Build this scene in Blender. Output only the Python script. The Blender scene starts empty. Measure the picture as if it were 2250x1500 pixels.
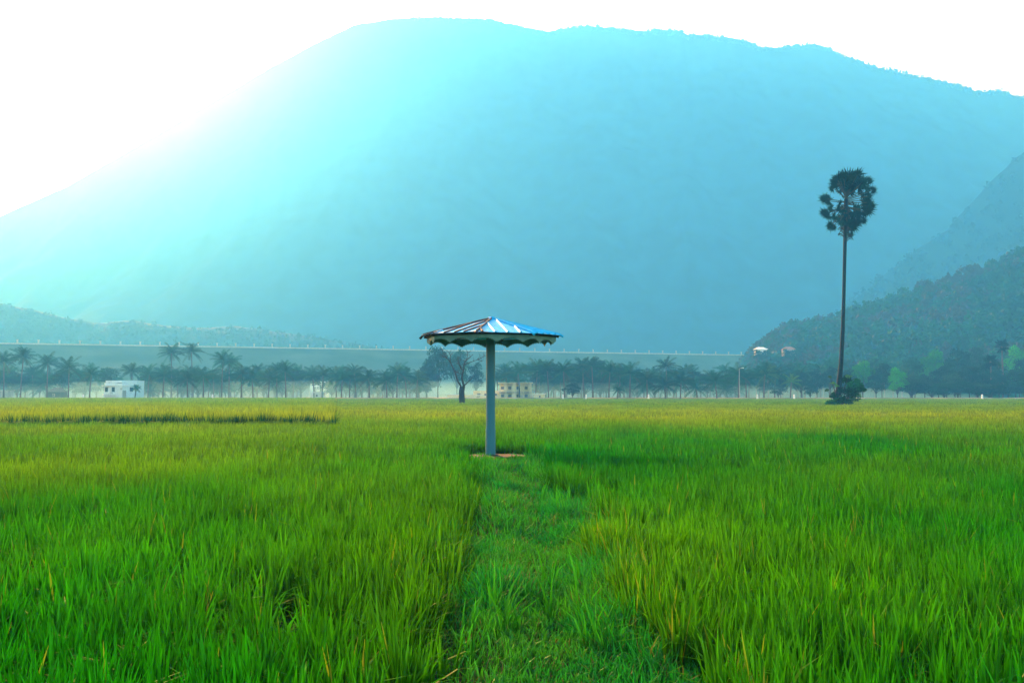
import bpy, bmesh, math, random
import numpy as np
from mathutils import Vector, Matrix, Quaternion

random.seed(7)
rng = np.random.default_rng(7)
R = math.radians
PI = math.pi

# ------------------------------------------------------------------ render / camera / sky / sun
scene = bpy.context.scene
C = scene.collection
scene.render.engine = 'CYCLES'
scene.cycles.use_denoising = True
scene.cycles.volume_bounces = 3
scene.cycles.max_bounces = 6
scene.cycles.diffuse_bounces = 3
scene.cycles.glossy_bounces = 2
scene.cycles.transmission_bounces = 3
scene.cycles.transparent_max_bounces = 8
scene.cycles.sample_clamp_indirect = 4.0
vs = scene.view_settings
vs.view_transform = 'Standard'
vs.look = 'None'
vs.gamma = 1.0
vs.use_curve_mapping = False
vs.exposure = 1.66

CAM_Z = 1.38
FPX = 2250 * 35 / 36
HORIZON = 865.0
PITCH = math.atan((HORIZON - 750) / FPX)
cam_d = bpy.data.cameras.new('camera')
cam_d.lens = 35
cam_d.sensor_width = 36
cam_d.clip_start = 0.05
cam_d.clip_end = 8000
cam = bpy.data.objects.new('camera', cam_d)
C.objects.link(cam)
cam.location = (0, 0, CAM_Z)
cam.rotation_euler = (R(90) + PITCH, 0, 0)
scene.camera = cam

SUN_AZ, SUN_EL = R(-25), R(24)          # azimuth from +Y, negative to the left
world = bpy.data.worlds.new('World')
scene.world = world
world.use_nodes = True
wn = world.node_tree
wn.nodes.clear()
wo = wn.nodes.new('ShaderNodeOutputWorld')
wb = wn.nodes.new('ShaderNodeBackground')
sky = wn.nodes.new('ShaderNodeTexSky')
sky.sky_type = 'NISHITA'
sky.sun_disc = False
sky.sun_elevation = SUN_EL
sky.sun_rotation = SUN_AZ
sky.air_density = 1.0
sky.dust_density = 3.0
sky.ozone_density = 1.0
wb.inputs['Strength'].default_value = 0.145
wn.links.new(sky.outputs[0], wb.inputs['Color'])
wn.links.new(wb.outputs[0], wo.inputs['Surface'])

sun_d = bpy.data.lights.new('sun', 'SUN')
sun_d.energy = 5.0
sun_d.angle = R(4.0)
sun_d.color = (1.0, 0.99, 0.97)
sun = bpy.data.objects.new('sun', sun_d)
C.objects.link(sun)
sdir = Vector((math.sin(SUN_AZ) * math.cos(SUN_EL), math.cos(SUN_AZ) * math.cos(SUN_EL), math.sin(SUN_EL)))
sun.rotation_euler = sdir.to_track_quat('Z', 'Y').to_euler()

# ------------------------------------------------------------------ helpers
def at(px, py, Y):
    """world point at distance Y seen at that place of the 2250 x 1500 photograph"""
    u = (750 - py) / FPX
    r = (px - 1125) / FPX
    t = Y / (math.cos(PITCH) - u * math.sin(PITCH))
    return Vector((r * t, Y, CAM_Z + t * (math.sin(PITCH) + u * math.cos(PITCH))))

def gx(px, Y):
    return at(px, HORIZON, Y).x

def lattice(seed):
    return np.random.default_rng(seed).random((256, 256))
LAT = {}
def vnoise(x, y, seed=0):
    if seed not in LAT: LAT[seed] = lattice(seed + 100)
    L = LAT[seed]
    x = np.asarray(x, float); y = np.asarray(y, float)
    xi = np.floor(x).astype(int); yi = np.floor(y).astype(int)
    fx = x - xi; fy = y - yi
    fx = fx * fx * (3 - 2 * fx); fy = fy * fy * (3 - 2 * fy)
    a = L[xi % 256, yi % 256]; b = L[(xi + 1) % 256, yi % 256]
    c = L[xi % 256, (yi + 1) % 256]; d = L[(xi + 1) % 256, (yi + 1) % 256]
    return (a * (1 - fx) + b * fx) * (1 - fy) + (c * (1 - fx) + d * fx) * fy
def fbm(x, y, seed=0, octs=4):
    s = 0; a = 0.5; t = 0
    for k in range(octs):
        s = s + a * vnoise(x * 2 ** k + 13.7 * k, y * 2 ** k + 7.3 * k, seed + k)
        t += a; a *= 0.5
    return s / t

def mesh_np(name, V, F, mats, col=None, smooth=False, mi=None):
    """one mesh from numpy arrays; F is (n,4) or (n,3)"""
    V = np.ascontiguousarray(V, np.float32); F = np.ascontiguousarray(F, np.int32)
    me = bpy.data.meshes.new(name)
    k = F.shape[1]
    me.vertices.add(len(V)); me.vertices.foreach_set('co', V.ravel())
    me.loops.add(F.size); me.loops.foreach_set('vertex_index', F.ravel())
    me.polygons.add(len(F))
    me.polygons.foreach_set('loop_start', np.arange(0, F.size, k, dtype=np.int32))
    if mi is not None:
        me.polygons.foreach_set('material_index', np.ascontiguousarray(mi, np.int32))
    me.update(calc_edges=True)
    me.validate()
    me.polygons.foreach_set('use_smooth', np.full(len(me.polygons), smooth, dtype=bool))
    for m in (mats if isinstance(mats, (list, tuple)) else [mats]): me.materials.append(m)
    if col is not None:
        a = me.color_attributes.new('tint', 'FLOAT_COLOR', 'POINT')
        c4 = np.ones((len(V), 4), np.float32); c4[:, :3] = col
        a.data.foreach_set('color', c4.ravel())
    return me

def link(name, me, parent=None):
    o = bpy.data.objects.new(name, me)
    C.objects.link(o)
    if parent: o.parent = parent
    return o

def empty(name, loc=(0, 0, 0), rz=0):
    o = bpy.data.objects.new(name, None)
    C.objects.link(o); o.location = loc; o.rotation_euler = (0, 0, rz)
    o.empty_display_size = 0.2
    return o

def tag(o, label=None, cat=None, group=None, kind=None):
    if label: o['label'] = label
    if cat: o['category'] = cat
    if group: o['group'] = group
    if kind: o['kind'] = kind
    return o

class MB:
    """collects simple shapes; build() makes ONE mesh"""
    def __init__(s): s.v = []; s.f = []; s.m = []
    def add(s, vs, fs, mi=0):
        n = len(s.v); s.v += [tuple(p) for p in vs]
        s.f += [tuple(i + n for i in f) for f in fs]; s.m += [mi] * len(fs)
    def box(s, c, d, rz=0, mi=0, taper=1.0):
        x, y, z = d[0] / 2, d[1] / 2, d[2] / 2
        ca, sa = math.cos(rz), math.sin(rz)
        P = []
        for k in (-1, 1):
            q = taper if k > 0 else 1
            for a, b in ((-1, -1), (1, -1), (1, 1), (-1, 1)):
                px, py = a * x * q, b * y * q
                P.append((c[0] + px * ca - py * sa, c[1] + px * sa + py * ca, c[2] + k * z))
        s.add(P, [(3, 2, 1, 0), (4, 5, 6, 7), (0, 1, 5, 4), (1, 2, 6, 5), (2, 3, 7, 6), (3, 0, 4, 7)], mi)
    def tube(s, path, rad, n=8, mi=0, cap=True):
        path = [Vector(p) for p in path]
        if not isinstance(rad, (list, tuple)): rad = [rad] * len(path)
        rings = []; prev = None
        for i, p in enumerate(path):
            t = (path[min(i + 1, len(path) - 1)] - path[max(i - 1, 0)]).normalized()
            a = prev if prev is not None else (Vector((1, 0, 0)) if abs(t.x) < 0.9 else Vector((0, 1, 0)))
            b = t.cross(a).normalized(); a = b.cross(t).normalized(); prev = a
            rings.append([p + (a * math.cos(2 * PI * k / n) + b * math.sin(2 * PI * k / n)) * rad[i] for k in range(n)])
        V = [q for r in rings for q in r]; F = []
        for i in range(len(path) - 1):
            for k in range(n):
                F.append((i * n + k, i * n + (k + 1) % n, (i + 1) * n + (k + 1) % n, (i + 1) * n + k))
        if cap:                                     # caps on their own vertices keep the rims crisp
            q = len(V); V += rings[0] + rings[-1]
            F.append(tuple(q + k for k in reversed(range(n)))); F.append(tuple(q + n + k for k in range(n)))
        s.add(V, F, mi)
    def mesh(s, name, mats, smooth=False):
        me = bpy.data.meshes.new(name)
        me.from_pydata(s.v, [], s.f)
        for m in (mats if isinstance(mats, (list, tuple)) else [mats]): me.materials.append(m)
        me.polygons.foreach_set('material_index', np.array(s.m, np.int32))
        me.polygons.foreach_set('use_smooth', np.array([smooth and len(f) == 4 for f in s.f], dtype=bool))
        me.update()
        return me
    def build(s, name, mats, parent=None, smooth=False):
        return link(name, s.mesh(name, mats, smooth), parent)

# ------------------------------------------------------------------ materials
def new_mat(name):
    m = bpy.data.materials.new(name); m.use_nodes = True
    nt = m.node_tree; nt.nodes.clear()
    out = nt.nodes.new('ShaderNodeOutputMaterial')
    return m, nt, out

def noise_mat(name, c1, c2, scale=5.0, rough=0.8, spec=0.3, metallic=0.0, bump=0.0, detail=6, c3=None, scale3=1.0, thr3=0.6, stretch=(1, 1, 1)):
    """principled with procedural colour variation in object coordinates"""
    m, nt, out = new_mat(name)
    N = nt.nodes; L = nt.links
    b = N.new('ShaderNodeBsdfPrincipled'); L.new(b.outputs[0], out.inputs['Surface'])
    tc = N.new('ShaderNodeTexCoord'); mp = N.new('ShaderNodeMapping'); L.new(tc.outputs['Object'], mp.inputs[0])
    mp.inputs['Scale'].default_value = stretch
    n = N.new('ShaderNodeTexNoise'); n.inputs['Scale'].default_value = scale; n.inputs['Detail'].default_value = detail
    L.new(mp.outputs[0], n.inputs['Vector'])
    cr = N.new('ShaderNodeValToRGB'); L.new(n.outputs['Fac'], cr.inputs[0])
    cr.color_ramp.elements[0].position = 0.35; cr.color_ramp.elements[1].position = 0.68
    cr.color_ramp.elements[0].color = (*c1, 1); cr.color_ramp.elements[1].color = (*c2, 1)
    col = cr.outputs[0]
    if c3 is not None:
        n3 = N.new('ShaderNodeTexNoise'); n3.inputs['Scale'].default_value = scale3; n3.inputs['Detail'].default_value = 4
        L.new(mp.outputs[0], n3.inputs['Vector'])
        r3 = N.new('ShaderNodeValToRGB'); L.new(n3.outputs['Fac'], r3.inputs[0])
        r3.color_ramp.elements[0].position = thr3; r3.color_ramp.elements[1].position = thr3 + 0.06
        mx = N.new('ShaderNodeMixRGB'); L.new(r3.outputs[0], mx.inputs['Fac'])
        L.new(col, mx.inputs[1]); mx.inputs[2].default_value = (*c3, 1); col = mx.outputs[0]
    L.new(col, b.inputs['Base Color'])
    b.inputs['Roughness'].default_value = rough
    b.inputs['Specular IOR Level'].default_value = spec
    b.inputs['Metallic'].default_value = metallic
    if bump:
        bp = N.new('ShaderNodeBump'); bp.inputs['Strength'].default_value = bump
        L.new(n.outputs['Fac'], bp.inputs['Height']); L.new(bp.outputs[0], b.inputs['Normal'])
    return m

def leaf_mat(name, transl=0.45, gloss=0.06, rough=0.45, tcol=(1.25, 1.1, 0.5), tint=(1, 1, 1)):
    """thin leaf: diffuse + translucent + a little sheen; colour from the mesh's own leaf tint"""
    m, nt, out = new_mat(name)
    N = nt.nodes; L = nt.links
    at_ = N.new('ShaderNodeAttribute'); at_.attribute_name = 'tint'
    cm = N.new('ShaderNodeMixRGB'); cm.blend_type = 'MULTIPLY'; cm.inputs['Fac'].default_value = 1
    L.new(at_.outputs['Color'], cm.inputs[1]); cm.inputs[2].default_value = (*tint, 1)
    oi = N.new('ShaderNodeObjectInfo')
    hs = N.new('ShaderNodeHueSaturation'); L.new(cm.outputs[0], hs.inputs['Color'])
    mr = N.new('ShaderNodeMapRange'); mr.inputs['To Min'].default_value = 0.75; mr.inputs['To Max'].default_value = 1.25
    L.new(oi.outputs['Random'], mr.inputs['Value']); L.new(mr.outputs[0], hs.inputs['Value'])
    d = N.new('ShaderNodeBsdfDiffuse'); t = N.new('ShaderNodeBsdfTranslucent'); g = N.new('ShaderNodeBsdfGlossy')
    tm = N.new('ShaderNodeMixRGB'); tm.blend_type = 'MULTIPLY'; tm.inputs['Fac'].default_value = 1
    L.new(hs.outputs[0], d.inputs['Color']); L.new(hs.outputs[0], tm.inputs[1]); tm.inputs[2].default_value = (*tcol, 1)
    L.new(tm.outputs[0], t.inputs['Color'])
    g.inputs['Roughness'].default_value = rough; g.inputs['Color'].default_value = (0.9, 1, 0.85, 1)
    a = N.new('ShaderNodeMixShader'); a.inputs[0].default_value = transl
    L.new(d.outputs[0], a.inputs[1]); L.new(t.outputs[0], a.inputs[2])
    b = N.new('ShaderNodeMixShader'); b.inputs[0].default_value = gloss
    L.new(a.outputs[0], b.inputs[1]); L.new(g.outputs[0], b.inputs[2])
    L.new(b.outputs[0], out.inputs['Surface'])
    return m

M = {}
M['rice'] = leaf_mat('rice_leaf', 0.42, 0.006, 0.4, (1.1, 1.15, 0.4))
M['grass'] = leaf_mat('path_grass_leaf', 0.35, 0.015, 0.4)
M['palm'] = leaf_mat('palm_frond', 0.15, 0.004, 0.6)
M['leaf'] = leaf_mat('tree_leaf', 0.2, 0.008, 0.5)
M['wood_far'] = leaf_mat('far_forest_leaf', 0.0, 0.0)
M['trunk'] = noise_mat('palm_trunk', (0.05, 0.045, 0.04), (0.12, 0.105, 0.09), 3, 0.9, stretch=(1, 1, 4))
M['bark'] = noise_mat('dark_bark', (0.015, 0.02, 0.02), (0.05, 0.05, 0.045), 6, 0.9)
M['soil'] = noise_mat('field_soil', (0.022, 0.028, 0.012), (0.05, 0.05, 0.022), 0.7, 0.95, 0.1)

# ------------------------------------------------------------------ haze (air)
def volume_mat(name, *layers):
    """even air: each layer is (scattering colour, density, forward bias)"""
    m, nt, out = new_mat(name)
    last = None
    for col, dens, aniso in layers:
        v = nt.nodes.new('ShaderNodeVolumePrincipled')
        v.inputs['Color'].default_value = (*col, 1)
        v.inputs['Density'].default_value = dens
        v.inputs['Anisotropy'].default_value = aniso
        v.inputs['Absorption Color'].default_value = (1, 1, 1, 1)
        if last is None: last = v
        else:
            a = nt.nodes.new('ShaderNodeAddShader'); nt.links.new(last.outputs[0], a.inputs[0]); nt.links.new(v.outputs[0], a.inputs[1]); last = a
    nt.links.new(last.outputs[0], out.inputs['Volume'])
    return m
AIR = ((0.001, 0.41, 1.0), 0.00108, -0.22)        # fine blue air
DUST = ((1.0, 0.70, 0.64), 0.000105, 0.88)       # coarse white dampness, glowing towards the sun
b = MB(); b.box((0, 1140, 341.0), (4800, 2560, 684))
hz = b.build('haze', volume_mat('haze_air', AIR, DUST)); tag(hz, kind='stuff')

# ------------------------------------------------------------------ ground
def path_c(D):
    return np.interp(D, [0, 5, 8, 11, 14, 17, 20, 22], [0.12, 0.13, 0.14, 0.16, 0.04, -0.02, -0.22, -0.38])
def path_w(D):
    return np.interp(D, [0, 5, 8, 11, 14, 17, 21, 22.6, 23.0], [0.56, 0.56, 0.60, 0.66, 0.60, 0.56, 0.60, 0.66, 0.0])
POLE = Vector((gx(1078, 21.9), 21.9, 0))
def in_path(x, y, grow=0.0):
    e = 0.34 * (fbm(x * 1.5, y * 1.3, 21, 3) - 0.5) * 2
    p = np.abs(x - path_c(y)) < path_w(y) + e + grow
    q = ((x - POLE.x - 0.12) / 1.15) ** 2 + ((y - POLE.y - 0.2) / 1.25) ** 2 < (1 + grow) ** 2
    return (p & (y < 22.9)) | q

def ground_z(x, y):
    p = np.clip(1 - (np.abs(x - path_c(y)) / (path_w(y) + 0.35)) ** 4, 0, 1)
    fur = np.exp(-((x - path_c(y) + path_w(y) - 0.04) / 0.13) ** 2) * 0.10
    return np.where(y < 23, -0.06 + 0.06 * p - fur, -0.06) + 0.03 * (fbm(x * 1.5, y * 1.5, 31, 3) - 0.5)

def grid_mesh(xs, ys, zf):
    X, Y = np.meshgrid(xs, ys)
    Z = zf(X, Y)
    V = np.stack([X, Y, Z], -1).reshape(-1, 3)
    nx, ny = len(xs), len(ys)
    i = (np.arange(ny - 1)[:, None] * nx + np.arange(nx - 1)[None]).ravel()
    return V, np.stack([i, i + 1, i + nx + 1, i + nx], -1)

xs = np.concatenate([[-2350, -1500, -900, -500, -250, -120, -60, -30], np.linspace(-14, 14, 150), [30, 60, 120, 250, 500, 900, 1500, 2350]])
ys = np.concatenate([[-100, -40, -10], np.linspace(-2, 30, 170), [36, 45, 60, 90, 130, 200, 300, 450, 650, 900, 1200, 1600, 2000, 2380]])
V, F = grid_mesh(xs, ys, ground_z)
def ground_mat():
    m, nt, out = new_mat('field_ground')
    N = nt.nodes; L = nt.links
    b = N.new('ShaderNodeBsdfPrincipled'); L.new(b.outputs[0], out.inputs['Surface'])
    tc = N.new('ShaderNodeTexCoord')
    n1 = N.new('ShaderNodeTexNoise'); n1.inputs['Scale'].default_value = 1.3; n1.inputs['Detail'].default_value = 8
    n2 = N.new('ShaderNodeTexNoise'); n2.inputs['Scale'].default_value = 14; n2.inputs['Detail'].default_value = 6
    for n in (n1, n2): L.new(tc.outputs['Object'], n.inputs['Vector'])
    r1 = N.new('ShaderNodeValToRGB'); L.new(n1.outputs['Fac'], r1.inputs[0])
    r1.color_ramp.elements[0].position = 0.42; r1.color_ramp.elements[0].color = (0.006, 0.035, 0.008, 1)
    r1.color_ramp.elements[1].position = 0.62; r1.color_ramp.elements[1].color = (0.018, 0.021, 0.009, 1)
    r2 = N.new('ShaderNodeValToRGB'); L.new(n2.outputs['Fac'], r2.inputs[0])
    r2.color_ramp.elements[0].color = (0.45, 0.45, 0.45, 1); r2.color_ramp.elements[1].color = (1.2, 1.2, 1.2, 1)
    mx = N.new('ShaderNodeMixRGB'); mx.blend_type = 'MULTIPLY'; mx.inputs['Fac'].default_value = 1
    L.new(r1.outputs[0], mx.inputs[1]); L.new(r2.outputs[0], mx.inputs[2]); L.new(mx.outputs[0], b.inputs['Base Color'])
    b.inputs['Roughness'].default_value = 0.95; b.inputs['Specular IOR Level'].default_value = 0.05
    bp = N.new('ShaderNodeBump'); bp.inputs['Strength'].default_value = 0.5; bp.inputs['Distance'].default_value = 0.03
    L.new(n2.outputs['Fac'], bp.inputs['Height']); L.new(bp.outputs[0], b.inputs['Normal'])
    return m
tag(link('ground', mesh_np('ground', V, F, ground_mat(), smooth=True)), kind='structure')

# ------------------------------------------------------------------ rice
def strips(P, h, w, yaw, lean_az, lean, curl, nseg, c0, c1):
    """n tapering leaf strips; returns V, F, colour"""
    n = len(P)
    t = np.linspace(0, 1, nseg + 1)
    out = np.stack([np.cos(lean_az), np.sin(lean_az)], -1)
    side = np.stack([np.cos(yaw), np.sin(yaw)], -1)
    Vs = np.zeros((n, nseg + 1, 2, 3)); Cs = np.zeros((n, nseg + 1, 2, 3))
    for k, tk in enumerate(t):
        horiz = h * (lean * tk + curl * tk ** 2.6)
        z = h * (tk * np.sqrt(np.maximum(0.15, 1 - lean ** 2)) - 0.62 * curl * tk ** 3)
        cx = P[:, 0] + out[:, 0] * horiz; cy = P[:, 1] + out[:, 1] * horiz; cz = P[:, 2] + z
        ww = w * 0.5 * (0.75 + 0.6 * tk) * (1 - tk ** 2.2) + 0.0006
        for s, sg in ((0, -1), (1, 1)):
            Vs[:, k, s, 0] = cx + sg * side[:, 0] * ww
            Vs[:, k, s, 1] = cy + sg * side[:, 1] * ww
            Vs[:, k, s, 2] = cz
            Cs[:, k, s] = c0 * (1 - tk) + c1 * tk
    base = (np.arange(n) * (nseg + 1) * 2)[:, None]
    fr = np.array([[2 * k, 2 * k + 1, 2 * k + 3, 2 * k + 2] for k in range(nseg)])
    F = (base[:, :, None] + fr[None]).reshape(-1, 4)
    return Vs.reshape(-1, 3), F, Cs.reshape(-1, 3)

def pxof(x, y):
    return 1125 + FPX * x / y

def ripeness(x, y):
    """0 green, 1 golden: which paddies have ripened"""
    px = pxof(x, y)
    n = fbm(x * 0.25, y * 0.12, 41, 4) - 0.5
    left = np.clip((y - 41.0) / 0.6, 0, 1) * 0.40 + np.clip((y - 18) / 26, 0, 1) * 0.45
    start = np.interp(px, [600, 900, 1200, 1600, 2250], [41, 34, 29, 27, 26.5])
    right = np.clip((y - start + 6) / 30.0, 0, 1) * 0.85
    r = np.where(px < 735, left, right)
    r = r * np.interp(y, [0, 60, 85, 110, 240], [1, 1, 0.75, 0.62, 0.5])
    near = 0.02 + 0.019 * np.clip(y - 4, 0, 22) * np.interp(px, [500, 1400], [1, 0.4])
    return np.clip(np.maximum(r, near) + 0.55 * n, 0, 1)

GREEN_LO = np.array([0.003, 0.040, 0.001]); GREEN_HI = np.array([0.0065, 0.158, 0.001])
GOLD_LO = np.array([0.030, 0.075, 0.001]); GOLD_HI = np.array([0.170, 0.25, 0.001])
STRAW = np.array([0.17, 0.20, 0.02])

def canopy_h(x, y):
    h = 0.41 + 0.09 * (fbm(x * 0.5, y * 0.5, 51, 3) - 0.5) + 0.12 * (fbm(x * 2.1, y * 2.1, 55, 2) - 0.5)
    px = pxof(x, y)
    up = np.where(px < 735, np.clip((y - 40.9) / 0.3, 0, 1), 0) * 0.27
    return h * np.interp(y, [0, 10, 30, 60], [0.95, 0.97, 0.97, 0.95]) + up

def bund_gap(x, y):
    px = pxof(x, y)
    g = (px < 745) & (np.abs(y - 40.4 - 0.3 * (fbm(x * 0.2, x * 0, 61) - 0.5)) < 0.85)
    g |= (px > 1750) & (np.abs(y - 26.3 - 0.012 * (px - 2250) - 0.8 * (fbm(x * 0.3, x * 0, 63) - 0.5)) < 0.42 * (fbm(x * 0.6, x * 0, 64, 2) + 0.2)) & (px > 1990)
    for d0, s in ((58, 65), (84, 66), (112, 67), (150, 68)):
        g |= np.abs(y - d0 - 5 * (fbm(x * 0.02, x * 0, s) - 0.5) - 0.02 * x) < 0.014 * d0 * (fbm(x * 0.05, x * 0 + d0, s + 1, 3) - 0.28)
    return g

def sample_zone(d1, d2, dens):
    f = 0.58 if d2 < 29 else 0.70
    n = int(dens * (f * (d2 * d2 - d1 * d1) + 3.0 * (d2 - d1)))
    y = np.sqrt(rng.random(n) * (d2 * d2 - d1 * d1) + d1 * d1)
    x = (rng.random(n) * 2 - 1) * (f * y + 1.5)
    return x, y

RV, RF, RC = [], [], []
nv = 0
def add_strips(V, F, Cc):
    global nv
    RV.append(V); RF.append(F + nv); RC.append(Cc); nv += len(V)

def rice_zone(d1, d2, hills, per, w, nseg, spread, hscale=1.0):
    x, y = sample_zone(d1, d2, hills)
    keep = ~in_path(x, y) & ~bund_gap(x, y)
    thin = fbm(x * 0.9, y * 0.9, 71, 3)
    keep &= rng.random(len(x)) < np.clip((thin - 0.20) * 5, 0.3, 1)
    x, y = x[keep], y[keep]
    hx = np.repeat(x, per); hy = np.repeat(y, per)
    n = len(hx)
    a = rng.random(n) * 2 * PI; rr = np.sqrt(rng.random(n)) * spread
    X = hx + np.cos(a) * rr; Y = hy + np.sin(a) * rr
    hh = np.repeat(canopy_h(x, y) * (0.86 + 0.28 * rng.random(len(x))), per)
    h = hh * (0.72 + 0.38 * rng.random(n)) * hscale
    P = np.stack([X, Y, ground_z(X, Y) - 0.01], -1)
    rp = ripeness(X, Y)[:, None]
    tone = np.repeat(0.68 + 0.52 * rng.random(len(x)), per)[:, None] * (0.7 + 0.6 * rng.random((n, 1)))
    tone = tone * (0.72 + 0.56 * fbm(X * 0.8, Y * 0.8, 75, 3))[:, None]
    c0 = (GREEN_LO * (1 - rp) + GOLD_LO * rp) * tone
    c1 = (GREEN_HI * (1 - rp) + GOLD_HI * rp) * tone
    shaded_face = ((pxof(X, Y) < 745) & (Y > 40.8) & (Y < 42.0 + 0.5 * (fbm(X * 0.3, X * 0, 62) - 0.5)))[:, None]   # shade on the next paddy's front face, painted into the blade colours
    c0 = np.where(shaded_face, np.array([0.002, 0.022, 0.004]) * tone, c0); c1 = np.where(shaded_face, np.array([0.004, 0.050, 0.008]) * tone, c1)
    edge = in_path(X, Y, 0.28)
    straw = (rng.random(n) < np.where(edge & (X > path_c(Y)) & (Y < 11), 0.10, 0.010))[:, None]
    mixs = 0.35 + 0.5 * rng.random((n, 1))
    c0 = np.where(straw, c0 * 0.6 + STRAW * 0.3, c0)
    c1 = np.where(straw, c1 * (1 - mixs) + STRAW * mixs, c1)
    lean = np.abs(rng.normal(0, 0.12, n)) + 0.02
    droop = rng.random(n) < 0.28
    curl = np.where(droop, 0.45 + 0.35 * rng.random(n), np.abs(rng.normal(0, 0.10, n)))
    laz = a + rng.normal(0, 0.5, n)
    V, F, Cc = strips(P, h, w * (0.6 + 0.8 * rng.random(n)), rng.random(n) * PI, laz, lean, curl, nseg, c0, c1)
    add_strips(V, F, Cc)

QUAL = 1.0
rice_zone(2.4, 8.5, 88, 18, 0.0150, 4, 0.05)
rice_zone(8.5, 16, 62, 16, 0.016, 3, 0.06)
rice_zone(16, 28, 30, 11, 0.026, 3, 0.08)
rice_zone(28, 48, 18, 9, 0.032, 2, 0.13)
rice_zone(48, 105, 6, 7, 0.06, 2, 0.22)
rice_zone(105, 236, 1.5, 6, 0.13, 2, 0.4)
# the closed canopy low between the leaves, so far paddies do not show bare mud
xs = np.linspace(-1, 1, 420)
ysd = np.geomspace(29, 236, 330)
U, Y = np.meshgrid(xs, ysd); X = U * (0.70 * Y + 1.5)
gap = bund_gap(X, Y) | in_path(X, Y, 0.1)
Z = np.where(gap, -0.09, canopy_h(X, Y) * np.interp(Y, [29, 60, 120], [0.42, 0.5, 0.62]) - 0.07 + 0.05 * (rng.random(X.shape) - 0.5))
Vc = np.stack([X, Y, Z], -1).reshape(-1, 3)
i = (np.arange(329)[:, None] * 420 + np.arange(419)[None]).ravel()
Fc = np.stack([i, i + 1, i + 421, i + 420], -1)
rp = ripeness(X, Y).reshape(-1, 1)
tn = (0.55 + 0.5 * rng.random((len(Vc), 1)))
Cc = ((GREEN_LO * 0.4 + GREEN_HI * 0.6) * (1 - rp) + (GOLD_LO * 0.3 + GOLD_HI * 0.7) * rp) * tn
add_strips(Vc, Fc, Cc)
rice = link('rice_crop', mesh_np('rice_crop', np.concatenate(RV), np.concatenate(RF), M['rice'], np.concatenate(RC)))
tag(rice, 'standing green and golden rice crop filling the paddies', 'rice', kind='stuff')

# short grass on the trodden path
RV, RF, RC, nv = [], [], [], 0
def path_grass(d1, d2, dens, w, hmul, nseg):
    x, y = sample_zone(d1, d2, dens)
    off = x - path_c(y); fur = 0.16 + 0.30 * np.clip((fbm(x * 0, y * 0.55, 88, 2) - 0.45) * 4, 0, 1)
    k = ((off > -path_w(y) + fur) | ((off > -path_w(y) - 0.3) & (rng.random(len(x)) < 0.30))) & (off < path_w(y) + 0.3) & (y < 22.4)
    x, y = x[k], y[k]
    bare = fbm(x * 1.1, y * 0.8, 81, 3) * np.interp(y, [4.5, 7], [0.8, 1])
    mid = np.exp(-((x - path_c(y) - 0.12) / 0.22) ** 2)
    keep = rng.random(len(x)) < np.clip(1.4 - 0.55 * mid * np.interp(y, [5, 8], [0.3, 1]) - 0.9 * np.clip(bare - 0.50, 0, 1) * 3, 0.15, 1)
    keep &= ((x - POLE.x - .1) ** 2 + (y - POLE.y) ** 2 > 0.5) | (rng.random(len(x)) < 0.45)
    x, y = x[keep], y[keep]; n = len(x)
    tall = np.clip((fbm(x * 1.6, y * 1.2, 85, 2) - 0.5) * 4, 0, 1)
    mid = np.exp(-((x - path_c(y) - 0.12) / 0.25) ** 2)
    h = (0.05 + 0.10 * rng.random(n) + 0.22 * tall * rng.random(n)) * (1 - 0.5 * mid) * hmul * np.interp(y, [0, 19.5, 21], [1, 1, 0.45])
    P = np.stack([x, y, ground_z(x, y) - 0.005], -1)
    tone = 0.6 + 0.8 * rng.random((n, 1))
    dry = (rng.random(n) < 0.06)[:, None]
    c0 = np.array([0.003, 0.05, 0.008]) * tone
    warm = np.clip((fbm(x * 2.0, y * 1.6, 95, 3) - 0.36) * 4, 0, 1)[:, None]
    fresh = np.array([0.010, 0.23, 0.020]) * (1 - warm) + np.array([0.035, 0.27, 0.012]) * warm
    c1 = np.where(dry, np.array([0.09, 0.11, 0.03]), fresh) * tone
    az = rng.random(n) * 2 * PI
    V, F, Cc = strips(P, h, w * (0.6 + 0.8 * rng.random(n)), rng.random(n) * PI, az, np.abs(rng.normal(0.15, 0.25, n)), np.abs(rng.normal(0.15, 0.25, n)), nseg, c0, c1)
    add_strips(V, F, Cc)
def path_tufts(n):
    y = 4.6 + 15 * rng.random(n) ** 0.8; off = np.where(rng.random(n) < 0.5, -0.30, 0.36) + rng.normal(0, 0.13, n)
    x = path_c(y) + off
    k = fbm(x * 1.2, y * 0.9, 97, 2) > 0.5
    x, y = np.repeat(x[k], 14), np.repeat(y[k], 14); m = len(x)
    x = x + rng.normal(0, 0.04, m); y = y + rng.normal(0, 0.04, m)
    tone = 0.6 + 0.7 * rng.random((m, 1))
    V, F, Cc = strips(np.stack([x, y, ground_z(x, y)], -1), 0.14 + 0.24 * rng.random(m), 0.010 + 0.007 * rng.random(m), rng.random(m) * PI, rng.random(m) * 6.28,
                      np.abs(rng.normal(0.1, 0.15, m)), np.abs(rng.normal(0.1, 0.2, m)), 3, np.array([0.004, 0.06, 0.004]) * tone, np.array([0.03, 0.30, 0.006]) * tone)
    add_strips(V, F, Cc)
path_tufts(110)
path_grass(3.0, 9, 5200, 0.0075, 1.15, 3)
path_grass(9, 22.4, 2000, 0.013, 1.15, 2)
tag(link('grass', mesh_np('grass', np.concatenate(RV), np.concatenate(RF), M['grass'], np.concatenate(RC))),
    'short trodden grass along the narrow bund path', 'grass', kind='stuff')
del RV, RF, RC

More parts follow.
